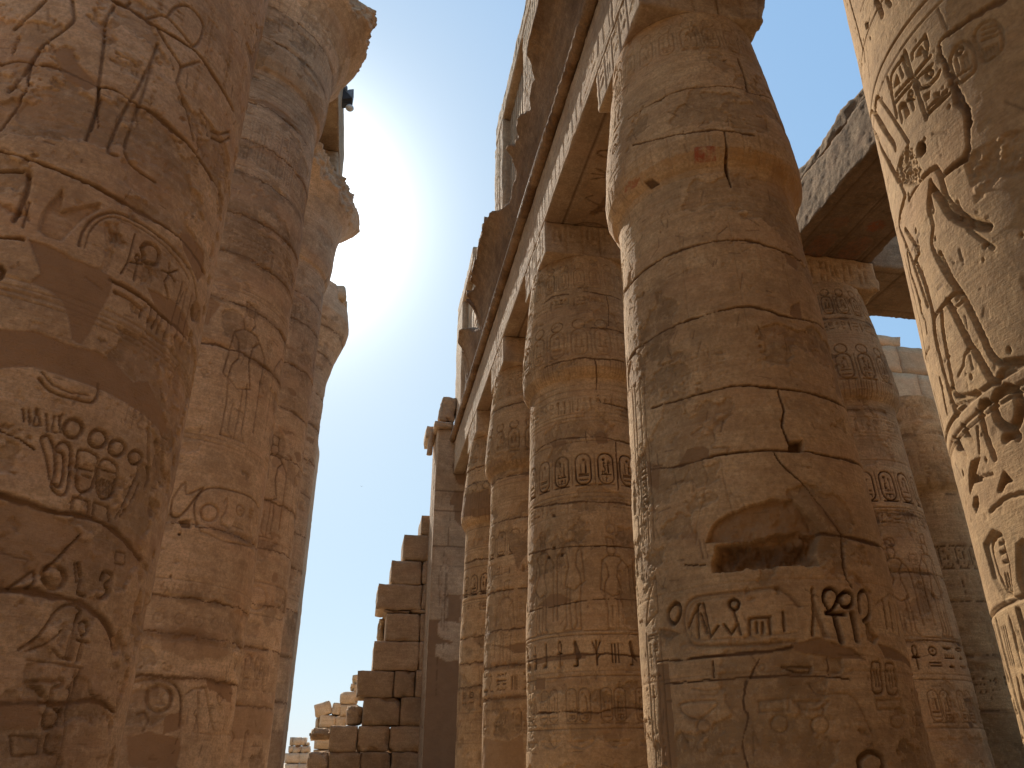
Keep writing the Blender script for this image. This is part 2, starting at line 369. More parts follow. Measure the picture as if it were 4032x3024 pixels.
def cartouche_v(R, cx, z0, z1, w, rnd, d=.018, dark=0, deep=0, disc=False):
    h = z1 - z0
    if disc: R.groove(_P(_ell(.5, .5, .5, .5), cx - w * .42, z1 + h * .03, w * .84, w * .7), w * .035, d, closed=True)
    if deep: R.sunk(rr(cx - w / 2, z0, cx + w / 2, z1, w * .45), deep, bulge=0)
    R.groove(rr(cx - w / 2, z0, cx + w / 2, z1, w * .45), w * .06, d, closed=True, dark=dark)
    R.groove([(cx - w * .5, z0 - h * .03), (cx + w * .5, z0 - h * .03)], w * .06, d, dark=dark)
    k = rnd.randrange(2); iw = w * .62; x = cx - iw / 2
    sign(R, 'disc', x + iw * (.35 if k else .05), z1 - w * .52, iw * .42, iw * .42, d * 1.2, dark=dark)
    sign(R, rnd.choice(('man', 'cobra', 'reed')), x, z0 + h * .38, iw * .46, h * .34, d * 1.2, dark=dark)
    sign(R, rnd.choice(('was', 'feather', 'man')), x + iw * .54, z0 + h * .38, iw * .46, h * .38, d * 1.2, dark=dark)
    if k:
        sign(R, 'bars', x, z0 + h * .24, iw, h * .14, d * 1.2, dark=dark); sign(R, 'water', x, z0 + h * .08, iw, h * .12, d, dark=dark)
    else:
        sign(R, 'comb', x, z0 + h * .26, iw, h * .12, d * 1.2, dark=dark); sign(R, 'house', x + iw * .1, z0 + h * .07, iw * .8, h * .18, d, dark=dark); sign(R, 'sedge', x + iw * .3, z0 + h * .07, iw * .4, h * .16, d, dark=dark)
def _P(pts, x, z, w, h): return [(x + a * w, z + b * h) for a, b in pts]
def cart_row(R, s0, s1, z0, z1, pitch, rnd, d=.018, dark=0, deep=0, disc=True):
    x = s0 + pitch / 2; i = 0
    while x < s1:
        cartouche_v(R, x, z0, z1, pitch * .68, rnd, d, dark, deep, disc); R.groove([(x + pitch / 2, z0), (x + pitch / 2, z1)], .012, d * .6)
        x += pitch; i += 1
def figure(R, x, z, w, h, d=.014, flip=False, lw=None, seat=False, rnd=random):
    """standing figure in outline: kilt, legs, torso, arms, head with tall crown"""
    lw = lw or h * .011
    T = lambda pts: [(x + (1 - a if flip else a) * w, z + b * h) for a, b in pts]
    L = lambda pts, c=False, ww=1.: R.groove(T(pts), lw * ww, d, closed=c)
    L([(.30, 0), (.32, .22), (.26, .40), (.30, .50), (.40, .56)]); L([(.30, 0), (.52, 0), (.42, .05), (.44, .24)])
    L([(.56, 0), (.60, .22), (.58, .36)]); L([(.56, 0), (.80, 0), (.70, .05), (.72, .22), (.66, .40)])
    L([(.26, .40), (.46, .34), (.74, .38), (.62, .56)]); L([(.40, .56), (.36, .68), (.24, .74), (.22, .66)])
    L([(.62, .56), (.66, .68), (.80, .74), (.98, .66)]); L([(.78, .74), (.72, .78), (.58, .79), (.42, .79), (.24, .74)])
    L([(.44, .79), (.38, .86), (.42, .90), (.60, .90), (.64, .85), (.56, .79)], False)
    L([(.42, .90), (.38, 1.0), (.60, .98), (.60, .90)]); L([(.98, .66), (.98, .1)]); L([(.22, .66), (.16, .42), (.22, .40)])

# ------------------------------------------------------------------ columns
NAVE_P = [(0, 1.86), (6, 1.86), (12, 1.88), (16.3, 1.89), (16.42, 1.90), (16.52, 1.97), (16.8, 2.04), (17.2, 2.08), (17.8, 2.10), (18.3, 2.15), (18.8, 2.27), (19.3, 2.52), (19.8, 2.93), (20.2, 3.38), (20.42, 3.45)]
SIDE_P = [(0, 1.47), (.3, 1.49), (1.5, 1.5), (4, 1.46), (6, 1.38), (8, 1.31), (8.86, 1.29), (8.93, 1.31), (9.02, 1.39), (9.15, 1.455), (9.4, 1.475), (10, 1.43), (10.8, 1.34), (12.2, 1.18)]
class Column:
    def __init__(s, x, y, prof, ds, zr, half=100, back=None, seed=0, brk=None, lean=0):
        s.c = np.array([x, y]); s.p = np.array(prof, float); s.seed = seed; s.brk = brk
        s.phc = math.atan2(-y, -x); s.Rn = float(np.interp(4, s.p[:, 0], s.p[:, 1]))
        h = RAD(half); n = int(2 * h * s.Rn / ds)
        fine = np.linspace(-h, h, n); rest = np.linspace(h, 2 * math.pi - h, 34)[1:-1]
        s.th = np.concatenate([fine, rest]); s.nf = n
        zt = s.p[-1, 0]; z0, z1 = max(zr[0], 0), min(zr[1], zt)
        s.zt = zt; s.jz = []; s.ds = ds; s.wear = .45; s.flake = 1.
        s.z = np.unique(np.round(np.concatenate([np.arange(0, z0, .4), np.arange(z0, z1, ds * 1.05), np.arange(z1, zt, .12), [zt]]), 5))
        s.R = Relief(s.th * s.Rn, s.z)
    def rad(s, z): return np.interp(z, s.p[:, 0], s.p[:, 1])
    def px(s, pts):
        out = []
        for x, y in pts:
            d = ray(x, y); a = d[0] ** 2 + d[1] ** 2; b = -2 * (d[0] * s.c[0] + d[1] * s.c[1]); cc = s.c @ s.c; r = s.Rn
            for _ in range(6):
                D = b * b - 4 * a * (cc - r * r); t = (-b - math.sqrt(max(D, 0))) / (2 * a); z = 1.6 + t * d[2]; r = float(s.rad(min(max(z, 0), s.zt)))
            th = (math.atan2(t * d[1] - s.c[1], t * d[0] - s.c[0]) - s.phc + math.pi) % (2 * math.pi) - math.pi
            out.append((th * s.Rn, z))
        return out
    def zof(s, x, y): return s.px([(x, y)])[0][1]
    def joint(s, z, w=.022, d=.02, dark=.55, mortar=.9, wob=.05, seed=None, vary=.8, s0=-99, s1=99):
        s.jz.append(z); w *= .62; S = s.R.S[:s.nf]; sd = s.seed * 31 + int(z * 17) if seed is None else seed
        s.R.groove([(max(s0, S[0]), z), (min(s1, S[-1]), z)], w, d, dark=dark, mortar=mortar, wob=wob, seed=sd, vary=vary)
        rr_ = random.Random(sd)
        for _ in range(rr_.randint(1, 4)): s.repair(rr_.uniform(-1.8, 1.8), z, rr_.uniform(.12, .5), rr_.uniform(.04, .11), sd)
    def repair(s, x, z, a, b, sd=0, val=.9):
        s.R.area(_P(_ell(.5, .5, .5, .5, 9), x - a / 2, z - b / 2, a, b), dep=.008, rough=.003, val=val, wob=.05, seed=(sd + int(x * 97)) & 255)
    def scratches(s, n, rnd, d=.005):
        S = s.R.S[:s.nf]
        for _ in range(n):
            x, z = rnd.uniform(S[0], S[-1]), rnd.uniform(.9, s.zt); a = rnd.gauss(1.57, .5) if rnd.random() < .6 else rnd.gauss(0, .15); L = rnd.uniform(.03, .22)
            s.R.groove([(x, z), (x + L * math.cos(a), z + L * math.sin(a))], rnd.uniform(.006, .013) + s.ds * .3, d * rnd.uniform(.6, 1.6), dark=rnd.uniform(.1, .5))
    def vjoint(s, sx, z0, z1, w=.012, d=.014, dark=.5):
        s.R.groove([(sx, z0), (sx, z1)], w, d, dark=dark, mortar=.8, wob=.04, seed=int(sx * 91 + z0 * 7), vary=.9)
    def finish(s, parent, mat, split=None, names=('shaft', 'capital'), rough=1.):
        R = s.R; S, Z = np.meshgrid(R.S, R.Z); f = sstep(math.pi - np.abs((s.th + math.pi) % (2 * math.pi) - math.pi), 0, .35)[None, :]
        wr = 1 - s.wear * sstep(fbm(S * .8 + 7, Z * 1.0, s.seed + 105, 5, .6), -.02, .22)
        R.D *= wr; R.m['joint'] *= 1 - (1 - wr) * (R.m['mortar'] < .3) * .9
        n1 = fbm(S * .8, Z * .8, s.seed + 5, 4); n2 = fbm(S * 3.2, Z * 4.1, s.seed + 15, 4)
        ns = fbm(S * 1.2, Z * 9, s.seed + 25, 3); nn = fbm(S * 11, Z * 12, s.seed + 35, 3)
        er = sstep(fbm(S * 1.1 + 3, Z * 1.3, s.seed + 45, 6, .6), .15, .19) * s.flake           # flaked zones
        pits = sstep(fbm(S * 16, Z * 13, s.seed + 55, 2), .5, .72)
        keep = 1 - R.m['mortar'] * .85
        R.m['tone'] += .55 * fbm(S * .9, Z * 1.1, s.seed + 95, 5, .6) - .5 * er + .25 * fbm(S * 7, Z * 7, s.seed + 99, 4, .7)
        disp = R.D + f * rough * keep * (.012 * n1 + .005 * n2 + .003 * ns + .0022 * nn - er * (.012 + .014 * np.abs(n2) + .010 * np.abs(nn)) - pits * .008 * (1 - .0 * er))
        base = s.rad(Z)
        if s.jz:                                   # drums sit a little out of true, with nibbled edges
            jz = np.array(sorted(s.jz)); di = np.searchsorted(jz, Z + .03 * fbm(S * 2, Z * 2, s.seed + 65, 3))
            h1, h2 = _hash(di, di * 0 + 3, s.seed), _hash(di, di * 0 + 7, s.seed)
            base = base + f * rough * (.009 * h1 + .010 * h2 * np.cos(s.th[None, :] * 1.0 + 3 * h1))
            dj = np.abs(Z[..., None] - jz).min(-1)
            R.m['tone'] += .20 * _hash(di, di * 0 + 11, s.seed) + .20 * _hash(di, np.floor(S / 1.3 + 5 * h1).astype(int), s.seed + 2)
            R.m['joint'] = np.maximum(R.m['joint'], .42 * (1 - sstep(dj, 0, .16)) * sstep(fbm(S * 1.7, Z * 3, s.seed + 85, 4), -.05, .25))
            base = base - f * (1 - sstep(dj, 0, .10)) * .035 * sstep(fbm(S * 2.4, Z * 2.4, s.seed + 75, 5, .65), .08, .3)
        if s.brk is not None:                      # ragged capital rim
            ang = (np.degrees(np.arctan2(np.sin(s.th + s.phc), np.cos(s.th + s.phc))))[None, :]
            lim = s.brk(ang, Z, s.seed)
            over = base > lim
            base = np.where(over, lim, base)
        r = base + disp
        ph = s.th[None, :] + s.phc
        V = np.stack([s.c[0] + r * np.cos(ph), s.c[1] + r * np.sin(ph), Z + 0 * r], -1)
        n = len(s.th)
        rest = {k: R.m[k] for k in R.m}
        def build(i0, i1, name, top):
            rows = [V[i] for i in range(i0, i1)]; A = {k: [rest[k][i] for i in range(i0, i1)] for k in rest}
            if top:
                for q in (.97, .8, .45, .02):
                    t = V[i1 - 1].copy(); t[:, 0] = s.c[0] + (t[:, 0] - s.c[0]) * q; t[:, 1] = s.c[1] + (t[:, 1] - s.c[1]) * q; t[:, 2] += .01 * (q < .98)
                    rows.append(t)
                    for k in A: A[k].append(A[k][-1] * 0)
            m = len(rows); idx = np.arange(m * n).reshape(m, n)
            a = idx[:-1]; b = np.roll(idx, -1, 1)[:-1]; c = np.roll(idx, -1, 1)[1:]; d = idx[1:]
            F = np.stack([a, b, c, d], -1).reshape(-1, 4)
            return mesh_obj(name, np.concatenate(rows), F, mat, parent, {k: np.concatenate(v) for k, v in A.items() if any(x.any() for x in v)})
        if split is None: build(0, len(s.z), names[0], True)
        else:
            k = int(np.searchsorted(s.z, split)); build(0, k + 1, names[0], False); build(k, len(s.z), names[1], True)

def rough_block(name, lo, hi, mat, parent=None, sub=.18, amp=.02, chip=.05, seed=0, lean=(0, 0), rot=0, tilt=0, attrs=None, skew=None):
    """one dressed stone block: subdivided box, worn arrises, uneven faces"""
    lo, hi = np.array(lo, float), np.array(hi, float); sz = hi - lo; c = (lo + hi) / 2
    n = [max(2, int(math.ceil(v / sub))) for v in sz]; n = [min(k, 60) for k in n]
    verts = {}; V = []; F = []
    def vid(i, j, k):
        if (i, j, k) not in verts:
            verts[(i, j, k)] = len(V); V.append((i / n[0], j / n[1], k / n[2]))
        return verts[(i, j, k)]
    for a, b, cax in ((0, 1, 2), (1, 2, 0), (2, 0, 1)):
        for side in (0, n[cax]):
            for i in range(n[a]):
                for j in range(n[b]):
                    q = []
                    for di, dj in ((0, 0), (1, 0), (1, 1), (0, 1)):
                        t = [0, 0, 0]; t[a] = i + di; t[b] = j + dj; t[cax] = side; q.append(vid(*t))
                    F.append(q if side else q[::-1])
    V = np.array(V); U = V * 2 - 1; P = (V - .5) * sz
    nz = lambda k, s: fbm(P[:, 0] * s + P[:, 2] * s * .73 + k * 5.1 + seed, P[:, 1] * s + P[:, 2] * s * .61 + seed * 3.7, seed + k, 4)
    edge = np.sort(np.abs(U), axis=1)[:, 1]         # near 1 on an arris
    dE = np.minimum(V, 1 - V) * sz; e2 = np.sort(dE, axis=1)[:, 1]      # metres to the nearest arris
    rnd_ = ((1 - sstep(e2, 0, chip * 1.2)) * chip * np.clip(.18 + 1.9 * np.maximum(0, nz(7, 2.4) - .05), .1, 1.6))[:, None]
    P = P - np.sign(P) * rnd_ * (dE < chip * 1.6)
    P = P + np.stack([nz(1, 2.3), nz(2, 2.3), nz(3, 2.3)], 1) * amp + np.stack([nz(4, 9.), nz(5, 9.), nz(6, 9.)], 1) * amp * .35
    if tilt: ct, st = math.cos(RAD(tilt)), math.sin(RAD(tilt)); P = np.stack([P[:, 0] * ct - P[:, 2] * st, P[:, 1], P[:, 0] * st + P[:, 2] * ct], 1)
    if rot: ct, st = math.cos(RAD(rot)), math.sin(RAD(rot)); P = np.stack([P[:, 0] * ct - P[:, 1] * st, P[:, 0] * st + P[:, 1] * ct, P[:, 2]], 1)
    P = P + c
    if skew: P = skew(P)
    if name is None: return P, F
    return mesh_obj(name, P, F, mat, parent, attrs)
def masonry(name, blocks, mat, parent=None, **k):
    Vs, Fs, o, tn = [], [], 0, []; rt_ = random.Random(len(blocks))
    for i, b in enumerate(blocks):
        lo, hi = b[0], b[1]; kk = dict(k); kk.update(b[2] if len(b) > 2 else {}); kk.setdefault('seed', i * 7 + 3)
        P, F = rough_block(None, lo, hi, mat, **kk); Vs.append(P); tn.append(rt_.uniform(-.4, .4) + .4 * fbm(P[:, 0] * 2 + P[:, 1], P[:, 2] * 2, i, 4)); Fs += [[q + o for q in f] for f in F]; o += len(P)
    return mesh_obj(name, np.concatenate(Vs), np.array(Fs), mat, parent, {'tone': np.concatenate(tn)})

BUILD = globals().get('ONLY', None)
def nave_brk(lims, lo=18.2):
    A = np.array(sorted(lims), float)
    def f(ang, Z, seed):
        b = np.interp(ang, A[:, 0], A[:, 1], period=360)
        return b + .30 * fbm(ang * .035, Z * .9, seed + 70, 3) + .22 * fbm(ang * .09, Z * 2.2, seed + 71, 5, .6) + .12 * fbm(ang * .35, Z * 5, seed + 72, 4, .6)
    return f

# ------------------------------------------------------------------ relief on each column
def rules(c, zs, w=.012, d=.010, dark=0):
    for z in zs: c.R.hline(z, w, d, c.R.S[0], c.R.S[c.nf - 1], dark=dark)
def bands_side(c, rnd, ds, lower=True, dark=.0, s0=-1.9, s1=2.0, k=1.0, var=0):
    """the standard decoration of a closed-bud column"""
    R = c.R
    cart_row(R, s0, s1, 11.25, 11.78, .42, rnd, .016 * k, dark)                      # neck cartouches under the abacus
    for i in range(14): pass
    text_h(R, s0, s1, 10.72, 11.02, rnd, .013 * k); rules(c, (10.66, 11.08, 11.17), d=.009)
    cart_row(R, s0, s1, 9.42, 10.08, .52, rnd, .018 * k, dark, disc=True); rules(c, (10.52, 10.6), d=.008)
    x = s0
    while x < s1: R.groove([(x, 8.97), (x, 9.36)], .012, .012 * k); R.groove([(x + .06, 9.0), (x + .06, 9.33)], .008, .008 * k); x += .13
    rules(c, (9.38,), d=.01)
    rules(c, (8.80, 8.66, 8.52), d=.010 * k); text_h(R, s0, s1, 8.16, 8.48, rnd, .016 * k, dark)
    rules(c, (8.12, 8.04, 7.96), d=.010 * k)
    x = s0
    while x < s1: R.groove([(x, 7.9), (x + .12, 7.55), (x + .24, 7.9)], .012, .010); x += .24
    cart_row(R, s0, s1, 6.55, 7.2, .50, rnd, .022 * k, min(1, dark * 1.5 + .3 * k), disc=False)
    rules(c, (7.48, 6.38, 6.30), d=.012 * k); text_h(R, s0, s1, 6.0, 6.26, rnd, .014 * k); rules(c, (5.96,), d=.01)
    # offering scene
    for i, x in enumerate(np.arange(s0 + .3 * (1 + var), s1, (.78, 1.05, 1.3, .9)[var % 4])):
        figure(R, x, 3.75, (.72, .8, .7, .66)[var % 4], (1.95, 2.1, 1.7, 1.85)[(var + i) % 4], .010 * k, flip=bool((i + var) % 2))
        for q in range(rnd.randint(1, 3)): text_v(R, x + .1 + .2 * q, x + .28 + .2 * q, 5.95 - rnd.uniform(.4, 1.1), 5.9, rnd, .007 * k, rule=q > 0)
        if rnd.random() < .7: text_v(R, x + .74, x + .9, 3.9 + rnd.random(), 5.4, rnd, .007 * k)
        if rnd.random() < .5: sign(R, 'sun', x + .25, 5.5, .26, .26, .010 * k)
    rules(c, (3.72, 3.66), d=.012 * k); text_h(R, s0, s1, 3.1, 3.6, rnd, .026 * k, dark + .5, pad=.25); rules(c, (3.04,), d=.012)
    if lower:
        for i, x in enumerate(np.arange(s0, s1, .62)):
            cartouche_v(R, x + .1, 2.2, 2.75, .2, rnd, .011 * k); cartouche_v(R, x + .34, 2.2, 2.75, .2, rnd, .011 * k)
            sign(R, 'basket', x, 1.7, .5, .3, .012 * k); sign(R, 'disc', x + .1, 1.35, .22, .22, .012 * k)
        rules(c, (2.95, 2.1, 1.25), d=.01 * k)
def joints(c, zs, rnd, w=.018, dark=.6, vj=True, amp=.05):
    zs = sorted(zs)
    for z in zs: c.joint(z, w * rnd.uniform(.7, 1.5), .018, dark, .9, amp)
    if vj:
        for a, b in zip(zs[:-1], zs[1:]):
            c.vjoint(rnd.uniform(-1.2, 1.2), a, b, w * .6)
def mortar_blobs(c, n, rnd, z0, z1, s0=-1.6, s1=1.6, size=(.15, .5)):
    for i in range(n):
        x, z = rnd.uniform(s0, s1), rnd.uniform(z0, z1); a, b = rnd.uniform(*size), rnd.uniform(size[0] * .5, size[1] * .5)
        c.R.area(_P(_ell(.5, .5, .5, .5, 9), x, z, a, b), dep=.012, rough=.003, val=.9, wob=a * .25, seed=int(x * 100 + z * 10) & 255)

def col_obj(name, c, label, cat, group, mat, split, names=('shaft', 'capital'), rough=1.):
    c.scratches(420 if c.ds < .02 else 120, random.Random(c.seed), .005 if c.ds < .02 else .009)
    t = thing(name, (float(c.c[0]), float(c.c[1]), 0), label, cat, group)
    c.finish(t, mat, split, names, rough); return t
GN, GS = 'great columns of the nave on the left', 'closed-bud columns of the side aisle on the right'

# ---- R0 : nearest right column, raked by the sun
def do_R0(ds=.0085):
    c = Column(4.69, 3.0, SIDE_P, ds, (.9, 8.7), 100, seed=4); R = c.R; c.wear = .08; c.flake = .12
    g2, tt, hh, g1 = zoomed(3000, 0, 2.1434), zoomed(3350, 1000, 2.3695), zoomed(2400, 1500, 1.0889), zoomed(3000, 0, 1.1056)
    def L(f, pts, w=.022, d=.024, **k): R.groove(smooth(c.px(f(*pts)), k.get('closed')), w * .95, d * 1.2, **{'dark': .08, **k})
    def S(f, pts, d=.028, **k): R.sunk(c.px(f(*pts)), d, **k)
    for p, d in (((855, 420), .012), ((1010, 560), .018), ((1058, 615), .008)):
        rules(c, (c.zof(*g2(p)[0]),), .014, d)
    L(g2, [(740, 0), (800, 220), (855, 420)], .016); L(g2, [(960, 0), (1000, 80), (1015, 130)], .03, .03); L(g2, [(1050, 0), (1085, 45)], .02)
    L(g2, [(655, 120), (700, 330), (745, 520), (800, 650)], .010, .01)
    S(g2, [(868, 200), (885, 180), (900, 200), (898, 235), (880, 245)], .05, bulge=0, dark=.6)
    # text block under the border
    L(g2, [(1058, 650), (1080, 740), (1105, 830), (1140, 990)], .018); L(g2, [(1205, 435), (1255, 600), (1320, 800), (1390, 1000)], .018, .026)
    L(g2, [(1100, 810), (1090, 700), (1100, 620), (1150, 540), (1185, 495)], .018); L(g2, [(1183, 480), (1210, 560), (1240, 640)], .014)
    S(g2, [(1110, 745), (1138, 620), (1168, 700)]); L(g2, [(1165, 570), (1190, 650)], .014); L(g2, [(1130, 800), (1250, 665)], .02, .03); L(g2, [(1130, 862), (1258, 715)], .018, .03)
    L(g2, [(1250, 770), (1238, 800), (1255, 825), (1272, 800), (1262, 770)], .012, closed=True); L(g2, [(1225, 850), (1290, 832)], .012); L(g2, [(1255, 835), (1282, 920)], .014, .03)
    S(g2, [(1150, 905), (1175, 860), (1212, 850), (1246, 962), (1214, 1006), (1195, 925), (1170, 925)], .04, bulge=.2); L(g2, [(1160, 925), (1185, 1030)], .012)
    L(g2, [(1270, 500), (1268, 450), (1300, 400), (1365, 325)], .016); S(g2, [(1300, 480), (1330, 400), (1350, 470)]); L(g2, [(1340, 400), (1390, 470)], .014); L(g2, [(1375, 300), (1400, 400), (1390, 470)], .016)
    L(g2, [(1300, 620), (1420, 480)], .02, .03); L(g2, [(1320, 655), (1440, 545)], .014); L(g2, [(1395, 600), (1390, 640), (1420, 655), (1440, 620), (1425, 590)], .014, .03, closed=True)
    L(g2, [(1340, 745), (1420, 720), (1480, 650), (1502, 600)], .016, .03); L(g2, [(1300, 665), (1340, 745)], .014); S(g2, [(1365, 800), (1420, 765), (1415, 830), (1375, 860)], .03); S(g2, [(1450, 790), (1505, 765), (1495, 820), (1460, 820)], .03)
    L(g2, [(1410, 955), (1575, 795)], .02, .03); L(g2, [(1400, 915), (1560, 765)], .014, .02)
    # wide dark crack
    R.groove(c.px(g2((2050, -20), (1850, 100), (1700, 190), (1500, 345), (1490, 375), (1550, 520), (1600, 700), (1680, 850), (1720, 950), (1740, 1060))), .024, .026, dark=.45, mortar=1, wob=.05, seed=5, vary=1.1)
    for P in ([(1590, 510), (1640, 390), (1700, 352), (1770, 400), (1800, 520), (1790, 600), (1700, 682), (1650, 690), (1610, 610)], [(1792, 300), (1850, 210), (1940, 180), (2010, 240), (2032, 380), (1990, 450), (1880, 520), (1830, 440)]):
        L(g2, P, .014, .014, closed=True)
    L(g2, [(1650, 410), (1640, 450), (1670, 455), (1690, 420), (1670, 395)], .012, closed=True)
    for P in ([(1640, 500), (1660, 600)], [(1690, 480), (1710, 600)], [(1720, 460), (1740, 570)], [(1650, 640), (1760, 570)], [(1860, 250), (1960, 215)], [(1870, 290), (1970, 260)], [(1860, 340), (1980, 300)]): L(g2, P, .012, .012)
    for q in range(5): L(g2, [(1855 + 30 * q, 420 - 12 * q), (1868 + 30 * q, 500 - 16 * q)], .011, .012)
    # the raised arms: long fingers
    L(g2, [(952, 905), (960, 840), (975, 818), (1010, 860), (1080, 960), (1150, 1065), (1240, 1205)], .018, .022)
    L(g2, [(952, 905), (965, 965), (1010, 1040), (1070, 1150), (1115, 1215), (1130, 1255)], .026, .036)
    L(g2, [(918, 1030), (918, 960), (932, 940), (950, 975), (990, 1010)], .018, .026)
    L(g2, [(918, 1030), (945, 1110), (975, 1160), (1010, 1260), (1060, 1350), (1110, 1440), (1150, 1520)], .030, .038)
    L(g2, [(905, 1050), (935, 1180), (965, 1330), (990, 1480)], .014, .016); L(g2, [(920, 1100), (960, 1240), (1000, 1400)], .010, .012)
    R.area(c.px(g2((1235, 1215), (1290, 1300), (1330, 1380), (1340, 1520), (1300, 1560), (1180, 1560), (1130, 1500), (1150, 1370), (1190, 1270))), .018, .022, None, wob=.015, rs=26)
    S(g2, [(1305, 1260), (1320, 1210), (1350, 1185), (1385, 1225), (1385, 1275), (1350, 1325), (1315, 1320)], .09, bulge=0, dark=.7)
    for P in ([(500, 430), (490, 500), (560, 610)], [(625, 855), (603, 930), (600, 985), (620, 1045), (650, 1120), (690, 1235), (720, 1330)],
              [(700, 775), (750, 732), (780, 770), (800, 850), (840, 905), (900, 950), (980, 975)], [(735, 790), (730, 860), (745, 920)],
              [(625, 1000), (660, 1050), (685, 1100), (668, 1140)], [(560, 725), (600, 790), (625, 850)]): L(g1, P, .022, .028)
    L(g1, [(738, 812), (780, 870), (820, 935), (900, 975), (990, 990)], .03, .04); L(g1, [(735, 815), (725, 905), (745, 990), (740, 1060), (765, 1130), (830, 1240), (850, 1300)], .020, .022)
    L(g1, [(640, 870), (690, 790)], .014, .018); L(g1, [(790, 770), (880, 700)], .02, .02, wob=.02); L(g1, [(850, 880), (900, 1000), (1010, 1080)], .014, .016)
    # dark rough broken field on the shaded flank
    R.area(c.px(g1((880, 690), (960, 640), (1080, 560), (1160, 560), (1160, 760), (1040, 760), (990, 830), (930, 880), (900, 820))), .02, .02, None, wob=.04, rs=16)
    R.groove(c.px(g1((845, 360), (890, 480), (905, 640), (880, 690), (790, 770))), .018, .022, dark=.5, mortar=.7, wob=.03, seed=8, vary=.7)
    # long staff and arms
    L(tt, [(620, 95), (650, 165), (690, 260), (740, 450), (775, 610), (790, 760), (830, 950), (880, 1150), (930, 1320), (985, 1500)], .028, .036)
    L(tt, [(530, 0), (560, 170), (600, 290), (640, 430), (660, 540)], .022, .026); L(tt, [(660, 540), (700, 640), (715, 740)], .014, .02)
    L(tt, [(850, 545), (860, 700), (890, 880), (920, 1060), (950, 1200), (965, 1280), (1000, 1330), (1100, 1322), (1170, 1295)], .022, .03)
    L(tt, [(900, 440), (960, 545), (1040, 710), (1100, 830), (1180, 950), (1260, 1085), (1320, 1185), (1370, 1195)], .028, .036)
    L(tt, [(830, 0), (900, 145), (950, 255), (1030, 375), (1100, 500), (1180, 660), (1240, 785), (1290, 900), (1350, 985), (1410, 1012), (1616, 990)], .024, .032)
    L(tt, [(770, 595), (835, 520), (870, 470), (905, 440), (940, 390), (1000, 365), (1032, 400)], .018, .022); L(tt, [(975, 500), (1030, 455)], .012, .014)
    L(tt, [(1370, 1190), (1385, 1130), (1430, 1070), (1616, 1010)], .018, .02); L(tt, [(830, 1165), (860, 1290), (880, 1400), (900, 1490)], .018, .024)
    L(tt, [(780, 1290), (820, 1450), (870, 1640)], .012, .014); L(tt, [(500, 10), (560, 250), (610, 470), (660, 700), (700, 900), (720, 1040)], .010, .010)
    L(tt, [(1000, 1140), (1050, 1040), (1060, 950), (1110, 870)], .012, .010); L(tt, [(740, 870), (700, 985)], .010, .012)
    for P in ([(930, 1390), (980, 1420), (1180, 1320)],): L(tt, P, .012, .012)
    zb = c.zof(*tt((985, 1500))[0]); rules(c, (zb,), .018, .018); rules(c, (zb - .09,), .016, .014)
    L(tt, [(1330, 1420), (1345, 1350), (1385, 1290), (1450, 1255), (1530, 1285), (1575, 1400), (1565, 1540), (1510, 1625), (1430, 1610), (1370, 1540)], .034, .045, closed=True)
    L(tt, [(1270, 1380), (1225, 1400), (1210, 1480), (1230, 1570), (1250, 1659)], .026, .034)
    # lower register
    for P in ([(1505, 178), (1530, 200), (1562, 262), (1520, 240)], [(1468, 235), (1500, 250), (1535, 328), (1492, 300)], [(1540, 400), (1550, 345), (1590, 325), (1570, 400), (1600, 430), (1560, 440), (1545, 490)],
              [(1660, 478), (1690, 385), (1728, 430), (1700, 440), (1680, 480)], [(1556, 540), (1562, 500), (1580, 492), (1584, 530), (1570, 570)]): S(hh, P, .05, bulge=.1, dark=.35)
    L(hh, [(1595, 95), (1590, 150), (1612, 230), (1650, 330)], .024, .034); L(hh, [(1695, 250), (1700, 240), (1740, 225), (1750, 240)], .03, .045, dark=.3); L(hh, [(1575, 200), (1585, 310)], .010, .02)
    L(hh, [(1560, 430), (1600, 410), (1640, 400)], .012, .016); L(hh, [(1630, 560), (1700, 500), (1777, 480)], .014, .016)
    S(hh, [(1600, 700), (1640, 635), (1680, 650), (1715, 790), (1730, 930), (1690, 940), (1640, 850)], .022, bulge=.2); S(hh, [(1740, 700), (1777, 670), (1777, 940), (1745, 860)], .022, bulge=.2)
    L(hh, [(1625, 710), (1660, 660), (1690, 740), (1712, 850), (1718, 900), (1690, 910), (1655, 830)], .014, .022, closed=True)
    for P in ([(1655, 700), (1690, 690)], [(1660, 740), (1695, 725)], [(1672, 780), (1700, 770)], [(1690, 830), (1700, 890)], [(1680, 830), (1690, 890)], [(1705, 830), (1712, 885)]): L(hh, P, .010, .016)
    zz = c.zof(*hh((1690, 960))[0]); rules(c, (zz,), .018, .02)
    rnd = random.Random(5); s1 = c.px(hh((1690, 1000)))[0][0]
    s_e = c.px([(2180, 1500)])[0][0]
    text_v(R, s1 - .55, s1 - .2, zz - 1.2, zz - .05, rnd, .024); text_v(R, s1 - .18, s1 + .17, zz - 1.2, zz - .05, rnd, .024); text_v(R, s1 + .19, s1 + .5, zz - 1.2, zz - .05, rnd, .02)
    R.hline(zz + .95, .012, .012)
    for i in range(90):      # small pits
        x, z = rnd.uniform(-1.9, .1), rnd.uniform(1.5, 7.6); q = rnd.uniform(.008, .022)
        R.area(_P(_ell(.5, .5, .5, .5, 7), x, z, q * 1.2, q * 2.2), .03, .004, 'joint', .3, wob=.004, soft=.008, flatten=0)
    return col_obj('side_column', c, 'nearest right-hand column cut by the right frame edge, its left flank raked by sun over deep cut arms and an ankh', 'column', GS, M_NEAR, 8.93, rough=.45)

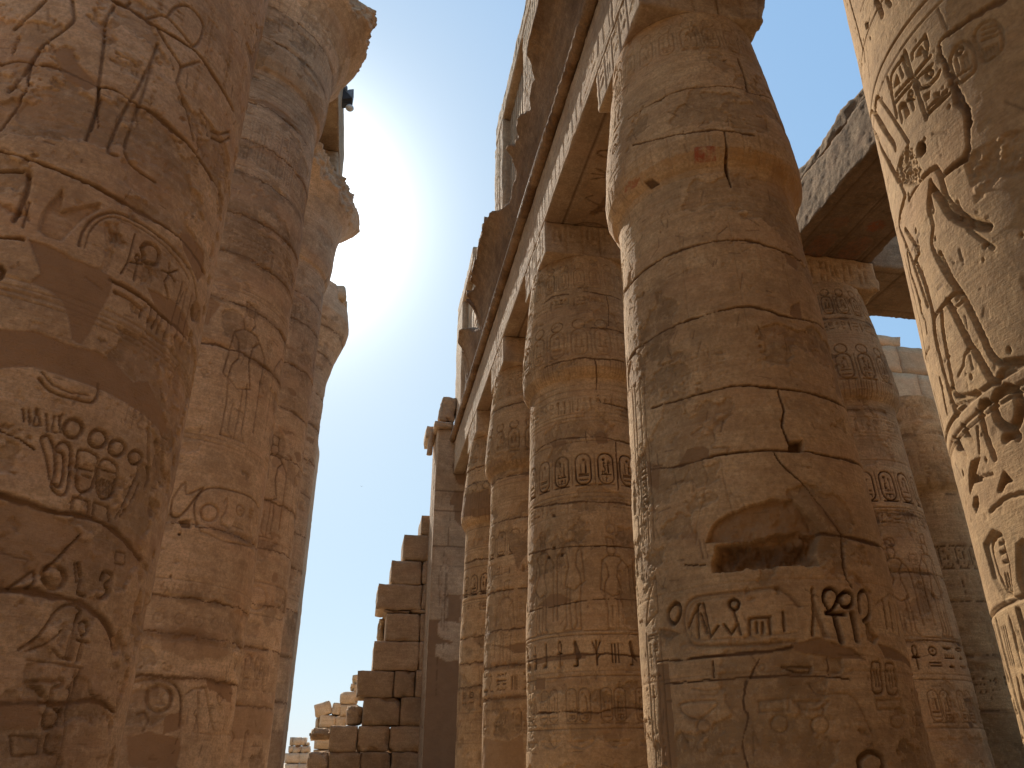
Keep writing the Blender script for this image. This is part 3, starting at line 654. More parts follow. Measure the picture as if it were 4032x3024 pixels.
# ---- R1 : the large central-right column
def do_R1(ds=.0125):
    c = Column(4.71, 8.75, SIDE_P, ds, (.8, 12.2), 100, seed=11); R = c.R; c.wear = .15
    f, h = zoomed(2300, 0, 1.106), zoomed(2400, 1500, 1.0889)
    def L(g, pts, w=.018, d=.016, **k): R.groove(smooth(c.px(g(*pts)), k.get('closed')), w * (.62 if k.get('mortar') else 1.1), d * (2.0 if k.get('dark', 0) and not k.get('mortar') else 1.1), **{**k, **({'dark': min(1, k['dark'] * 2.8)} if 'dark' in k and not k.get('mortar') else {})})
    def S(g, pts, d=.03, **k): R.sunk(c.px(g(*pts)), d, **k)
    rnd = random.Random(3)
    # faint carving in the upper part
    cart_row(R, -1.6, 1.7, 11.28, 11.8, .40, rnd, .014, .15); rules(c, (11.2, 11.12), d=.006)
    for x in np.arange(-1.5, 1.7, .37):
        R.groove([(x, 6.3), (x, 8.1)], .007, .007); R.groove([(x, 9.45), (x + .02, 10.5)], .006, .005)
    rules(c, (8.85, 8.72, 8.60, 8.47, 8.33, 8.2), .008, .006)
    x = -1.9
    while x < 1.9:
        R.groove([(x, 8.98), (x, 9.5)], .011, .010); R.groove([(x + .05, 9.0), (x + .14, 9.3), (x + .2, 9.0)], .008, .006); x += .26
    rules(c, (9.52, 9.62), .010, .008)
    for k in range(3): R.hline(10.25 + .13 * k, .006, .006, -.3, .35)
    for k in range(9):
        text_v(R, -1.4 + .16 * k, -1.26 + .16 * k, 5.55, 6.1, rnd, .008, rule=False)
    R.area(c.px(f((478, 640), (570, 636), (574, 712), (482, 718))), .0, .002, 'red', 1, wob=.01, flatten=0)
    R.area(c.px(f((190, 790), (250, 765), (245, 820), (200, 850))), .0, .002, 'red', .8, wob=.02, flatten=0)
    R.area(c.px(f((120, 830), (300, 690), (480, 650), (480, 700), (300, 770), (160, 900))), .0, .002, 'ochre', .55, wob=.03, flatten=0)
    R.area(c.px(f((575, 640), (820, 680), (900, 780), (940, 880), (900, 850), (800, 750), (580, 710))), .0, .002, 'ochre', .7, wob=.03, flatten=0)
    R.area(c.px(f((270, 800), (300, 780), (330, 800), (290, 825))), .05, .01, 'joint', .9, wob=.01, flatten=0)
    # joints read from the photograph
    for pts, w in (([(190, 520), (300, 450), (400, 400), (550, 375), (650, 378), (760, 410), (850, 470), (880, 520)], .024), ([(210, 632), (290, 612), (390, 590), (540, 566), (620, 570), (740, 588)], .026),
                   ([(160, 1300), (210, 1230), (300, 1150), (400, 1095), (520, 1060), (620, 1046), (730, 1050), (870, 1098), (990, 1190)], .030),
                   ([(160, 1620), (230, 1520), (330, 1450), (450, 1395), (560, 1362), (680, 1335), (780, 1345), (900, 1380), (1060, 1445)], .030)):
        L(f, pts, w, .022, dark=.7, mortar=1, wob=.03, seed=len(pts), vary=.9)
    for pts, w in (([(170, 380), (290, 365), (450, 322), (600, 302), (700, 298), (850, 305), (950, 325), (1090, 380)], .026), ([(180, 115), (280, 88), (400, 52), (500, 30), (600, 20), (700, 30), (850, 50), (950, 80), (1040, 130)], .026),
                   ([(900, 652), (1000, 662), (1100, 690), (1190, 722)], .03), ([(320, 792), (420, 788)], .014), ([(200, 1205), (300, 1196), (450, 1180), (600, 1166), (700, 1156), (780, 1135)], .03), ([(230, 1300), (420, 1286), (600, 1270), (750, 1262), (940, 1270), (1030, 1282)], .02),
                   ([(725, 45), (745, 120), (742, 200), (770, 270)], .03), ([(705, 305), (740, 360), (820, 430), (900, 530), (970, 620), (1000, 660)], .020), ([(1000, 660), (1000, 720), (1018, 850), (1040, 890)], .020),
                   ([(585, 1290), (570, 1400), (592, 1440), (568, 1560), (590, 1659)], .026), ([(440, 1200), (445, 1270)], .018), ([(640, 1190), (600, 1270)], .018), ([(940, 1190), (945, 1255)], .018)):
        L(h, pts, w, .026, dark=.75, mortar=1, wob=.02, seed=len(pts) + 3, vary=.8)
    for g, pts in ((f, [(615, 570), (622, 640), (615, 700), (640, 810)]), (f, [(668, 255), (700, 330), (720, 400)])): L(g, pts, .022, .03, dark=.8, wob=.02, vary=.8)
    # repairs
    for g, P in ((f, [(900, 1330), (940, 1310), (950, 1395), (900, 1375)]), (f, [(868, 1098), (930, 1130), (925, 1180), (890, 1150)]), (h, [(290, 365), (330, 292), (400, 275), (432, 292), (430, 330), (370, 345)]),
                 (h, [(780, 1130), (900, 1105), (1050, 1150), (1100, 1200), (950, 1190), (800, 1160)]), (h, [(1150, 1130), (1200, 1140), (1330, 1215), (1320, 1240), (1180, 1190)]), (h, [(205, 1215), (255, 1210), (285, 1659), (215, 1659)]),
                 (h, [(850, 480), (1010, 640), (960, 620), (900, 560)]), (h, [(150, 345), (215, 360), (205, 470), (160, 440)])):
        R.area(c.px(g(*P)), .010, .003, 'mortar', .95, wob=.03, seed=len(P))
    # the great cavity: plaster lined above, raw rock below
    R.area(c.px(h((405, 700), (440, 620), (500, 580), (600, 535), (700, 505), (780, 505), (830, 560), (862, 600), (905, 652), (895, 690), (560, 690))), .075, .022, 'mortar', .75, wob=.05, seed=3, rs=9)
    R.area(c.px(h((450, 700), (560, 690), (700, 660), (820, 640), (900, 655), (890, 700), (905, 785), (870, 797), (700, 800), (560, 806), (445, 822), (440, 760))), .17, .045, 'mortar', .9, wob=.06, seed=6, soft=.014, rs=9)
    R.area(c.px(h((470, 715), (700, 690), (880, 680), (885, 775), (700, 785), (460, 808))), 0, .0, 'joint', .55, wob=.08, seed=16, soft=.05, flatten=0)  # colour alone: floor of the hollow tinted dark to read deeper
    S(h, [(768, 262), (830, 255), (835, 305), (768, 303)], .14, bulge=0, dark=.9)
    # bold inscription
    L(h, [(250, 990), (256, 1030), (278, 1038), (300, 1000), (296, 960), (275, 955)], .028, .034, closed=True, dark=.3); S(h, [(210, 1060), (250, 1062), (305, 1082), (260, 1110), (220, 1098)], .03, dark=.25)
    L(h, [(800, 1115), (600, 1130), (400, 1135), (345, 1120), (318, 1040), (330, 962), (380, 925), (560, 905), (700, 888), (770, 920), (815, 968)], .020, .018)
    L(h, [(800, 1080), (600, 1098), (410, 1110), (360, 1100), (335, 1040), (345, 975), (390, 940), (560, 922)], .012, .010)
    for P in ([(338, 1055), (360, 1000), (385, 955)], [(375, 960), (380, 1100)], [(400, 955), (430, 1100), (465, 1050)], [(390, 1000), (415, 1080)], [(490, 1045), (520, 1085), (550, 1040), (560, 1085)], [(530, 985), (545, 1030)], [(600, 1085), (600, 1020), (690, 1010)], [(630, 1035), (632, 1080)], [(655, 1035), (657, 1080)], [(685, 1020), (690, 1085)], [(745, 990), (750, 1070)]):
        L(h, P, .016, .022, dark=.2)
    L(h, [(512, 950), (520, 975), (545, 978), (553, 950), (535, 935)], .018, .024, closed=True, dark=.3)
    S(h, [(868, 895), (890, 960), (945, 1100), (915, 1100), (880, 1000)], .035, dark=.4); L(h, [(870, 890), (876, 1000), (870, 1090)], .016, .024, dark=.2)
    L(h, [(945, 985), (920, 940), (925, 900), (955, 890), (980, 915), (975, 950), (955, 985)], .022, .03, dark=.4); L(h, [(930, 995), (1010, 1000)], .024, .034, dark=.5); L(h, [(965, 1000), (995, 1115)], .034, .04, dark=.5)
    L(h, [(990, 940), (1002, 965), (1035, 965), (1045, 925), (1020, 903), (998, 915)], .024, .036, closed=True, dark=.5); L(h, [(1042, 1000), (1062, 1110)], .036, .05, dark=.6)
    L(h, [(1075, 990), (1070, 920), (1095, 898), (1110, 930), (1115, 1000), (1090, 1030)], .022, .03, dark=.35); S(h, [(1095, 1040), (1110, 1035), (1130, 1075), (1155, 1100), (1135, 1130), (1105, 1110)], .045, dark=.5)
    for q in range(5): L(h, [(1172 + 26 * q, 940 + 14 * q), (1190 + 26 * q, 1060 + 14 * q)], .018, .03, dark=.45)
    L(h, [(1140, 960), (1200, 910), (1260, 930)], .014, .012)
    # fainter registers below
    for P in ([(300, 1385), (455, 1372), (440, 1410), (380, 1450), (320, 1430)], [(640, 1370), (770, 1365), (770, 1415), (640, 1420)], [(800, 1375), (940, 1372), (900, 1410), (830, 1410)]): L(h, P, .014, .014, closed=True)
    for cx, cy, r in ((400, 1480, 28), (730, 1470, 38), (905, 1475, 38), (1235, 1460, 28), (650, 1228, 14), (1325, 1455, 25)): L(h, [(cx + r * math.cos(t * .63), cy + r * math.sin(t * .63)) for t in range(10)], .013, .014, closed=True)
    L(h, [(1075, 1659), (1075, 1620), (1120, 1590), (1170, 1615), (1175, 1659)], .028, .03, dark=.25)
    for P in ([(1125, 1215), (1145, 1205), (1160, 1215), (1172, 1320), (1150, 1340), (1130, 1320)], [(1185, 1220), (1205, 1210), (1220, 1225), (1235, 1330), (1212, 1345), (1190, 1325)]):
        L(h, P, .013, .016, closed=True, dark=.2)
    for q in range(6): L(h, [(1135 + 12 * (q % 3) + 58 * (q // 3), 1240), (1145 + 12 * (q % 3) + 58 * (q // 3), 1310)], .010, .016, dark=.2)
    L(h, [(1145, 1370), (1250, 1365), (1250, 1405), (1150, 1410)], .014, .014, closed=True)
    L(h, [(350, 1320), (420, 1330), (460, 1325), (455, 1345), (390, 1345)], .012, .012); L(h, [(740, 1225), (870, 1225), (860, 1250), (800, 1250)], .014, .016, closed=True, dark=.2)
    L(h, [(860, 1300), (900, 1345), (1000, 1340), (1060, 1370), (1130, 1520)], .014, .012); L(h, [(610, 1480), (640, 1560)], .012, .01)
    L(h, [(480, 380), (510, 500), (530, 570)], .012, .012); L(h, [(270, 390), (290, 470), (340, 380)], .010, .010); L(h, [(390, 330), (420, 420), (370, 640), (370, 700)], .010, .009)
    L(h, [(440, 290), (515, 285), (500, 320)], .012, .014); L(h, [(350, 230), (400, 195), (440, 210), (455, 260)], .012, .012)
    for k in range(4): L(h, [(200 + 6 * k, 640 + 90 * k), (215 + 4 * k, 690 + 90 * k)], .010, .01)
    L(h, [(195, 850), (215, 885), (240, 888)], .012, .012); rules(c, (c.zof(*h((600, 860))[0]), c.zof(*h((600, 1250))[0])), .010, .008)
    # carved left flank with its edge of light
    sl = c.px([(1400, 1300)])[0][0]
    for k, dx in enumerate((.0, .10, .26, .36)): R.groove([(sl - .12 + dx, 3.9), (sl - .15 + dx * .95, 6.1)], .016, .02)
    text_v(R, sl - .02, sl + .13, 3.9, 5.2, rnd, .02, rule=False); text_v(R, sl - .12, sl + .28, 9.7, 11.1, rnd, .024, rule=False); text_v(R, sl - .12, sl + .2, 1.2, 2.9, rnd, .02)
    R.groove([(sl - .1, 3.0), (sl + .05, 3.3), (sl + .2, 3.5), (sl + .2, 3.1), (sl - .1, 3.0)], .02, .02)
    for i in range(70):
        x, z = rnd.uniform(-1.7, 1.7), rnd.uniform(2, 11); q = rnd.uniform(.006, .014)
        R.area(_P(_ell(.5, .5, .5, .5, 6), x, z, q, q * rnd.uniform(2, 5)), .02, .003, 'joint', .6, wob=.003, soft=.006, flatten=0)
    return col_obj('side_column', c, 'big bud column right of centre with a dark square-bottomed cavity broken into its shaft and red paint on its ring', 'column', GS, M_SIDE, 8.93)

def do_R2(ds=.016):
    c = Column(4.69, 15.35, SIDE_P, ds, (.8, 12.2), 100, seed=22); R = c.R; rnd = random.Random(8)
    d4, k5 = zoomed(1600, 1000, 1.659), zoomed(1000, 2000, 1.3012)
    bands_side(c, rnd, ds, True, .25, k=1.9)
    def L(g, pts, w=.03, d=.03, **k): R.groove(smooth(c.px(g(*pts)), k.get('closed')), w * (.62 if k.get('mortar') else 1), d, **k)
    for g, pts in ((d4, [(900, 320), (960, 275), (1060, 262)]), (d4, [(1150, 240), (1260, 262), (1400, 300)]), (d4, [(1200, 480), (1300, 485), (1420, 515)]), (d4, [(900, 740), (1020, 700), (1170, 680), (1260, 685), (1420, 705)]),
                   (d4, [(1310, 280), (1325, 380), (1325, 470)]), (d4, [(1230, 690), (1245, 800), (1240, 880), (1265, 970)]), (d4, [(1265, 970), (1350, 985), (1450, 1015)]), (d4, [(840, 1300), (960, 1220), (1100, 1200), (1260, 1195), (1360, 1215), (1470, 1240)]),
                   (d4, [(1370, 1230), (1380, 1400), (1385, 1540)]), (d4, [(1170, 1150), (1180, 1230)]), (d4, [(830, 1659), (980, 1635), (1150, 1615), (1300, 1620), (1490, 1645)]),
                   (k5, [(1410, 240), (1540, 208), (1750, 195), (1970, 210)]), (k5, [(1410, 535), (1550, 500), (1750, 468), (1990, 475)]), (k5, [(1400, 790), (1560, 760), (1800, 745), (1990, 760)]), (k5, [(1440, 1055), (1600, 1045), (1760, 1050), (1850, 1020), (2010, 1030)])):
        L(g, pts, .03, .022, dark=.65, mortar=1, wob=.03, seed=len(pts) * 3, vary=.9)
    for g, P in ((d4, [(1225, 1180), (1270, 1155), (1320, 1180), (1315, 1240), (1250, 1245)]), (d4, [(940, 1230), (1040, 1215), (1040, 1250), (960, 1270)]), (k5, [(1450, 510), (1520, 440), (1570, 440), (1640, 475), (1560, 500)]), (k5, [(1430, 780), (1700, 740), (1700, 770), (1450, 800)]), (k5, [(1440, 870), (1490, 865), (1490, 930), (1440, 930)]), (d4, [(900, 310), (960, 270), (970, 290)])):
        R.area(c.px(g(*P)), .012, .003, 'mortar', .95, wob=.03, seed=7)
    for p in ((1533, 203), (1535, 38), (1573, 240), (1503, 253)): R.sunk(c.px(k5(*[(p[0] + a, p[1] + b) for a, b in ((-9, -9), (9, -9), (9, 9), (-9, 9))])), .05, bulge=0, dark=.9)
    return col_obj('side_column', c, 'bud column just left of the cavity column, ringed by bold dark-cut cartouches above a line of large signs', 'column', GS, M_SIDE, 8.93)
def do_R3(ds=.026):
    c = Column(4.69, 20.9, SIDE_P, ds, (.5, 12.2), 100, seed=33); R = c.R; rnd = random.Random(18)
    bands_side(c, rnd, ds, True, .2, k=2.0, var=1)
    for z in (10.9, 8.75, 7.5, 5.6, 4.6, 3.75, 3.0): c.joint(z, .035, .022, .6, 1, .06)
    k5 = zoomed(1000, 2000, 1.3012)
    R.area(c.px(k5((1290, 130), (1330, 125), (1400, 130), (1400, 230), (1350, 320), (1330, 250), (1310, 200))), .02, .01, 'joint', .45, wob=.04)
    R.area(c.px(k5((1195, 700), (1300, 705), (1400, 680), (1400, 740), (1330, 745), (1290, 720))), .012, .003, 'mortar', .9, wob=.04)
    R.area(c.px(k5((1180, 1180), (1300, 1200), (1380, 1160), (1390, 1340), (1150, 1340))), .012, .003, 'mortar', .7, wob=.06)
    return col_obj('side_column', c, 'bud column two places left of the cavity column, a narrow sliver between the cartouche column and the far patched one', 'column', GS, M_SIDE, 8.93)
def do_R4(ds=.028):
    c = Column(4.69, 26.4, SIDE_P, ds, (.3, 12.2), 100, seed=44); R = c.R; rnd = random.Random(28)
    bands_side(c, rnd, ds, True, .2, k=2.2, var=2)
    g = zoomed(1500, 1400, 2.07375)
    R.area(c.px(g((640, 1180), (700, 1130), (790, 1120), (880, 1080), (900, 1300), (800, 1320), (650, 1330))), .02, .003, 'mortar', .95, wob=.05)
    for z in (11.0, 10.4, 7.7, 6.6, 5.2, 4.4, 3.7): c.joint(z, .04, .022, .6, 1, .08)
    mortar_blobs(c, 6, rnd, 1, 8)
    return col_obj('side_column', c, 'farthest bud column beside the plastered end pier, a smooth brown repair wrapping its upper bulge', 'column', GS, M_SIDE, 8.93)
def do_Rb(ds=.018):
    c = Column(11.0, 15.4, SIDE_P, ds, (.6, 12.2), 100, seed=55); R = c.R; rnd = random.Random(38)
    bands_side(c, rnd, ds, True, .35, k=2.4, var=3)
    for z in (11.1, 8.7, 6.25, 5.0, 3.65): c.joint(z, .02, .016, .35, .5, .05)
    mortar_blobs(c, 4, rnd, 2, 11, 0, 1.6, (.12, .3))
    return col_obj('side_column', c, 'pale carved column of the second row, seen just right of the cavity column under the painted beam', 'column', GS, M_PALEC, 8.93)
def do_Rc(ds=.045):
    c = Column(17.3, 20.9, SIDE_P, ds, (.3, 12.2), 100, seed=66); rnd = random.Random(48)
    bands_side(c, rnd, ds, False, .2, k=1.3)
    joints(c, (10.8, 8.8, 7.2, 5.6, 4.1, 2.7), rnd)
    return col_obj('side_column', c, 'dark brown column of the third row in deep shade, mostly hidden by the sunlit right-hand column', 'column', GS, M_SIDE, 8.93)
M_PALEC = stone('greyed_sandstone', (.40, .225, .100), (.61, .375, .180), (.76, .51, .27))

# ---- nave columns
def do_L1(ds=.0125):
    c = Column(-4.0, 8.35, NAVE_P, ds, (.6, 13.5), 95, seed=77, brk=nave_brk([(-180, 3.0), (180, 3.0)])); R = c.R; c.wear = .12
    a, b = zoomed(0, 0, 1.106), zoomed(0, 1500, 1.0887)
    def L(g, pts, w=.022, d=.020, **k): R.groove(smooth(c.px(g(*pts)), k.get('closed')), w * .95, d * 1.7, **{**({'dark': .42} if 'dark' not in k else {}), **k})  # dark tint in these grooves makes up for the flat shade
    def S(g, pts, d=.03, **k): R.sunk(c.px(g(*pts)), d, **k)
    rnd = random.Random(4)
    # figures
    for P in ([(315, 0), (322, 60), (318, 95), (250, 150), (190, 190), (140, 260)], [(500, 20), (470, 70), (458, 120), (452, 200), (440, 300), (432, 375), (420, 480), (375, 610)], [(690, 190), (660, 265), (610, 370), (560, 450), (510, 550), (475, 640), (480, 672), (510, 680)],
              [(690, 130), (730, 200), (790, 292), (870, 268)], [(790, 292), (772, 360), (810, 470), (840, 610)], [(660, 290), (620, 420), (580, 530), (545, 640), (560, 700), (620, 750), (680, 790)], [(730, 75), (760, 35), (810, 22), (860, 60), (888, 115), (870, 180), (845, 200)],
              [(650, 75), (700, 65), (730, 75), (840, 200)], [(400, 560), (440, 430)], [(200, 0), (140, 60), (60, 120)], [(40, 400), (90, 340), (140, 260)], [(870, 480), (900, 520), (905, 590)], [(925, 570), (960, 585), (1000, 575)], [(930, 600), (970, 620), (1000, 600)], [(500, 0), (555, 20), (570, 0)]): L(a, P, .024, .018)
    S(a, [(165, 1000), (180, 930), (225, 870), (277, 815), (275, 870), (268, 915), (330, 900), (440, 883), (435, 912), (370, 950), (320, 1000), (270, 1050), (200, 1030)], .045, bulge=.35, bw=.10, dark=.12)
    L(a, [(0, 740), (110, 740), (128, 760), (118, 830), (90, 900), (60, 960)], .03, .026); L(a, [(130, 880), (100, 990)], .014, .012); L(a, [(110, 880), (125, 960)], .014, .012)
    L(a, [(345, 1070), (360, 1010), (410, 950), (500, 925), (600, 965), (700, 1030), (790, 1120), (840, 1200), (855, 1300)], .02, .016); L(a, [(370, 1080), (385, 1020), (430, 965), (500, 945), (600, 985), (700, 1055), (780, 1140), (825, 1220)], .012, .010)
    S(a, [(455, 965), (480, 965), (500, 1030), (490, 1090), (500, 1100), (470, 1190), (440, 1185), (460, 1090)], .03); S(a, [(500, 965), (520, 970), (520, 1050), (500, 1080)], .03)
    L(a, [(590, 1020), (560, 1140), (530, 1190)], .012, .018); L(a, [(570, 1140), (620, 1150)], .012, .018); L(a, [(600, 1105), (590, 1120), (600, 1140), (612, 1125)], .012, .018, closed=True); L(a, [(600, 1145), (585, 1220)], .014, .02)
    L(a, [(628, 1110), (620, 1080), (640, 1060), (675, 1070), (695, 1105), (685, 1150), (650, 1145), (625, 1135)], .03, .034, closed=True, dark=.25); S(a, [(630, 1150), (660, 1160), (665, 1200), (650, 1250), (640, 1230), (610, 1240)], .036)
    for q in range(5): t = RAD(90 + 72 * q); L(a, [(740, 1190), (740 + 38 * math.cos(t), 1190 - 45 * math.sin(t))], .015, .022)
    for x0, y0, x1, y1 in ((795, 1240, 745, 1430), (815, 1260, 765, 1480), (835, 1290, 790, 1520), (720, 1240, 735, 1300), (660, 1340, 652, 1400), (690, 1370, 672, 1430), (710, 1380, 690, 1450), (735, 1400, 720, 1480)): L(a, [(x0, y0), (x1, y1)], .016, .024)
    L(a, [(500, 1270), (560, 1300), (620, 1350)], .024, .026, dark=.2); L(a, [(620, 1350), (610, 1380)], .02, .02)
    z0 = c.zof(*a((600, 1420))[0]); rules(c, (z0, z0 - .07, z0 - .13, z0 - .19), .012, .010)
    L(a, [(0, 1160), (15, 1180), (0, 1210)], .03, .03)
    # lower registers
    L(b, [(170, -10), (215, 40), (280, 66), (350, 85), (395, 92), (418, 60), (422, 10)], .018, .020); L(b, [(180, -40), (230, 20), (300, 48), (380, 62)], .010, .012)
    for P in ([(100, 120), (105, 170)], [(125, 125), (130, 185)], [(160, 115), (175, 190), (145, 190), (160, 115)], [(200, 140), (205, 215)], [(235, 150), (225, 215), (245, 220)], [(255, 150), (262, 220)], [(270, 140), (255, 185)]): L(b, P, .013, .016)
    for cx, cy, r in ((315, 203, 38), (420, 248, 36), (500, 288, 32), (578, 328, 27)): L(b, [(cx + r * math.cos(t * .63), cy + r * 1.05 * math.sin(t * .63)) for t in range(10)], .024, .026, closed=True)
    L(b, [(180, 240), (210, 235), (235, 300), (238, 400), (222, 450), (255, 487), (290, 465), (305, 300), (275, 260), (250, 275), (245, 300), (275, 320), (268, 430), (250, 455), (235, 440)], .018, .022)
    L(b, [(175, 250), (200, 330), (215, 420)], .014, .014)
    for P in ([(335, 320), (350, 295), (400, 310), (420, 340), (410, 440), (380, 470), (340, 460)], [(430, 360), (450, 335), (485, 350), (500, 385), (490, 480), (455, 505), (428, 480)]): L(b, P, .017, .02, closed=True)
    for q in range(5): L(b, [(440 + 12 * q, 420 + 4 * q), (437 + 12 * q, 480 + 4 * q)], .010, .018)
    L(b, [(350, 370), (400, 385)], .014, .016); L(b, [(352, 400), (395, 412)], .014, .016); L(b, [(440, 375), (490, 395)], .014, .016)
    L(b, [(305, 550), (315, 495), (385, 515), (385, 575)], .016, .016); L(b, [(405, 580), (410, 520), (470, 540), (472, 600)], .016, .016); L(b, [(360, 480), (300, 520)], .012, .012)
    L(b, [(500, 590), (560, 470), (590, 410), (595, 380)], .013, .014); L(b, [(520, 580), (575, 500), (600, 440)], .013, .014)
    S(b, [(640, 190), (680, 260), (690, 330), (660, 300)], .02); L(b, [(635, 200), (630, 330), (640, 420), (625, 460)], .024, .024, dark=.3); text_h(R, *sorted((c.px(b((530, 130)))[0][0], c.px(b((650, 200)))[0][0])), c.zof(*b((590, 210))[0]), c.zof(*b((590, 120))[0]), rnd, .016)
    L(b, [(190, 840), (200, 800), (240, 792), (275, 815), (285, 850), (262, 885), (215, 880)], .03, .028, closed=True, dark=.15)
    L(b, [(345, 780), (355, 850), (340, 910), (375, 920)], .020, .022); L(b, [(330, 780), (335, 860)], .014, .016); L(b, [(445, 850), (455, 820), (480, 825), (485, 850), (460, 870), (470, 900), (450, 930), (430, 925)], .022, .024)
    L(b, [(40, 888), (110, 840), (150, 815), (150, 860), (120, 885)], .018, .02); L(b, [(505, 730), (500, 780), (540, 790), (545, 740)], .014, .012, closed=True)
    # falcon and ankh
    L(b, [(85, 1150), (170, 1090), (235, 1000), (290, 960), (340, 968), (352, 1000), (320, 1060), (300, 1130), (285, 1190)], .018, .016); L(b, [(110, 1160), (200, 1130), (270, 1070)], .012, .010); L(b, [(230, 1150), (260, 1185), (285, 1190), (310, 1195)], .016, .016)
    L(b, [(345, 1000), (320, 1100), (300, 1195)], .026, .026, dark=.2); L(b, [(365, 1030), (345, 1055), (355, 1095), (378, 1070), (380, 1035)], .018, .022, closed=True); L(b, [(335, 1110), (380, 1122)], .018, .024); L(b, [(355, 1118), (338, 1200)], .024, .03, dark=.2)
    L(b, [(120, 1195), (200, 1205), (345, 1230), (345, 1245), (310, 1380)], .014, .012); L(b, [(120, 1290), (190, 1285), (230, 1290), (265, 1278), (268, 1305), (225, 1320), (215, 1375), (160, 1320), (125, 1310)], .020, .022, dark=.15)
    L(b, [(325, 1240), (300, 1380), (255, 1659)], .010, .010); L(b, [(205, 1400), (250, 1410), (265, 1440), (240, 1480), (195, 1480)], .020, .02, closed=True); L(b, [(270, 1410), (255, 1480)], .02, .02)
    L(b, [(50, 1520), (180, 1530), (170, 1600), (60, 1610)], .014, .012, closed=True); L(b, [(215, 1520), (200, 1590), (240, 1600)], .018, .018)
    for x0, y0, x1, y1 in ((30, 40, 75, 130), (80, 45, 120, 150), (120, 40, 160, 120), (40, 150, 90, 230)):
        p, q = c.px(a((x0, y1), (x1, y0))); text_v(R, p[0], q[0], p[1], q[1], rnd, .012, rule=False)
    for x0, y0, x1, y1 in ((825, 300, 880, 430), (850, 520, 900, 660), (930, 640, 970, 760), (640, 400, 680, 470), (560, 280, 620, 340), (680, 0, 720, 40), (880, 120, 960, 260), (960, 260, 1010, 420)):
        p, q = c.px(a((x0, y1), (x1, y0))); text_v(R, min(p[0], q[0]), max(p[0], q[0]), p[1], q[1], rnd, .012, rule=False)
    for g, y0, y1 in ((b, 500, 470), (b, 720, 660), (b, 1650, 1530)):
        z0_, z1_ = c.zof(*g((500, y0))[0]), c.zof(*g((500, y1))[0])
    for x in np.arange(-1.6, 1.8, .42): text_v(R, x, x + .16, 9.6, 10.3, rnd, .010, rule=False)
    # joints and repairs
    for g, P, w in ((a, [(0, 275), (60, 262), (135, 265), (160, 280), (235, 285), (330, 330), (430, 375), (500, 395), (600, 455), (680, 500), (760, 570), (830, 640), (890, 715), (935, 790), (960, 850)], .03), (a, [(500, 0), (560, 30), (650, 90), (760, 160), (860, 230), (920, 310), (975, 400), (1015, 480)], .035),
                    (a, [(0, 655), (120, 692), (250, 740), (370, 790), (480, 850), (600, 910), (700, 970), (790, 1040), (850, 1110), (890, 1190)], .03), (a, [(0, 1030), (100, 1035)], .03), (a, [(480, 1215), (560, 1255), (640, 1310), (700, 1370), (780, 1430), (810, 1480)], .03),
                    (b, [(0, 490), (100, 520), (250, 560), (330, 570), (420, 600), (500, 640), (560, 700), (610, 770)], .035), (b, [(0, 895), (120, 900), (250, 925), (350, 950), (430, 1010), (480, 1080), (500, 1150)], .05), (b, [(350, 655), (280, 735), (200, 810)], .012), (b, [(0, 210), (80, 250), (150, 290)], .014),
                    (a, [(135, 265), (120, 380), (60, 480), (0, 560)], .02), (a, [(430, 375), (428, 560)], .014), (b, [(0, 1385), (150, 1380), (300, 1385), (420, 1370), (500, 1420)], .03)):
        L(g, P, w * .9, .022, dark=.5, mortar=1, wob=.02, seed=len(P), vary=.8)
    for g, P in ((a, [(225, 210), (320, 205), (325, 250), (390, 330), (432, 375), (380, 397), (290, 345), (265, 300)]), (a, [(120, 1040), (230, 1075), (330, 1130), (435, 1165), (497, 1210), (480, 1290), (430, 1380), (390, 1450), (350, 1502), (310, 1480), (300, 1400), (270, 1310), (200, 1255), (130, 1225), (172, 1190), (150, 1120)]),
                 (a, [(-30, 1430), (150, 1435), (300, 1500), (420, 1525), (520, 1590), (600, 1680), (700, 1800), (745, 1890), (700, 1880), (600, 1790), (450, 1700), (300, 1650), (150, 1600), (-30, 1610)]), (a, [(785, 1010), (830, 1020), (890, 1100), (885, 1200), (860, 1230), (800, 1090)]),
                 (b, [(-30, 1370), (60, 1362), (160, 1350), (185, 1440), (172, 1490), (60, 1490), (-30, 1480)]), (b, [(580, 0), (640, 0), (720, 190), (700, 240), (600, 130), (575, 60)]), (a, [(640, 1250), (760, 1310), (820, 1400), (820, 1470), (760, 1430), (680, 1340)])):
        R.area(c.px(g(*P)), .012, .003, 'mortar', .95, wob=.02, seed=len(P))
    R.area(c.px(b((-20, 510), (150, 530), (330, 620), (352, 655), (280, 740), (200, 820), (60, 890), (-20, 890))), .02, .006, 'mortar', .55, wob=.03, seed=4, flatten=.3)
    R.area(c.px(a((570, 480), (680, 520), (780, 620), (900, 760), (920, 850), (780, 790), (640, 700), (580, 600))), .008, .006, None, wob=.05, seed=9, flatten=.5)
    R.area(c.px(a((150, 400), (320, 420), (330, 560), (150, 560), (60, 500))), .014, .012, 'mortar', .25, wob=.05, seed=2, flatten=.9, rs=4)
    # eroded right flank
    for z in np.arange(1.5, 9, .33):
        q = rnd.uniform(.08, .22); sx = 1.75 + rnd.uniform(-.1, .35)
        R.area(_P(_ell(.5, .5, .5, .5, 8), sx, z, q, q * rnd.uniform(.8, 2.4)), rnd.uniform(.02, .06), .02, 'joint', rnd.uniform(.0, .25), wob=.1, seed=int(z * 10), soft=.03)
    return col_obj('nave_column', c, 'nearest great column filling the left edge, with brown mortar repairs, a carved falcon and rows of discs', 'column', GN, M_NAVE, 16.45, rough=1.35)
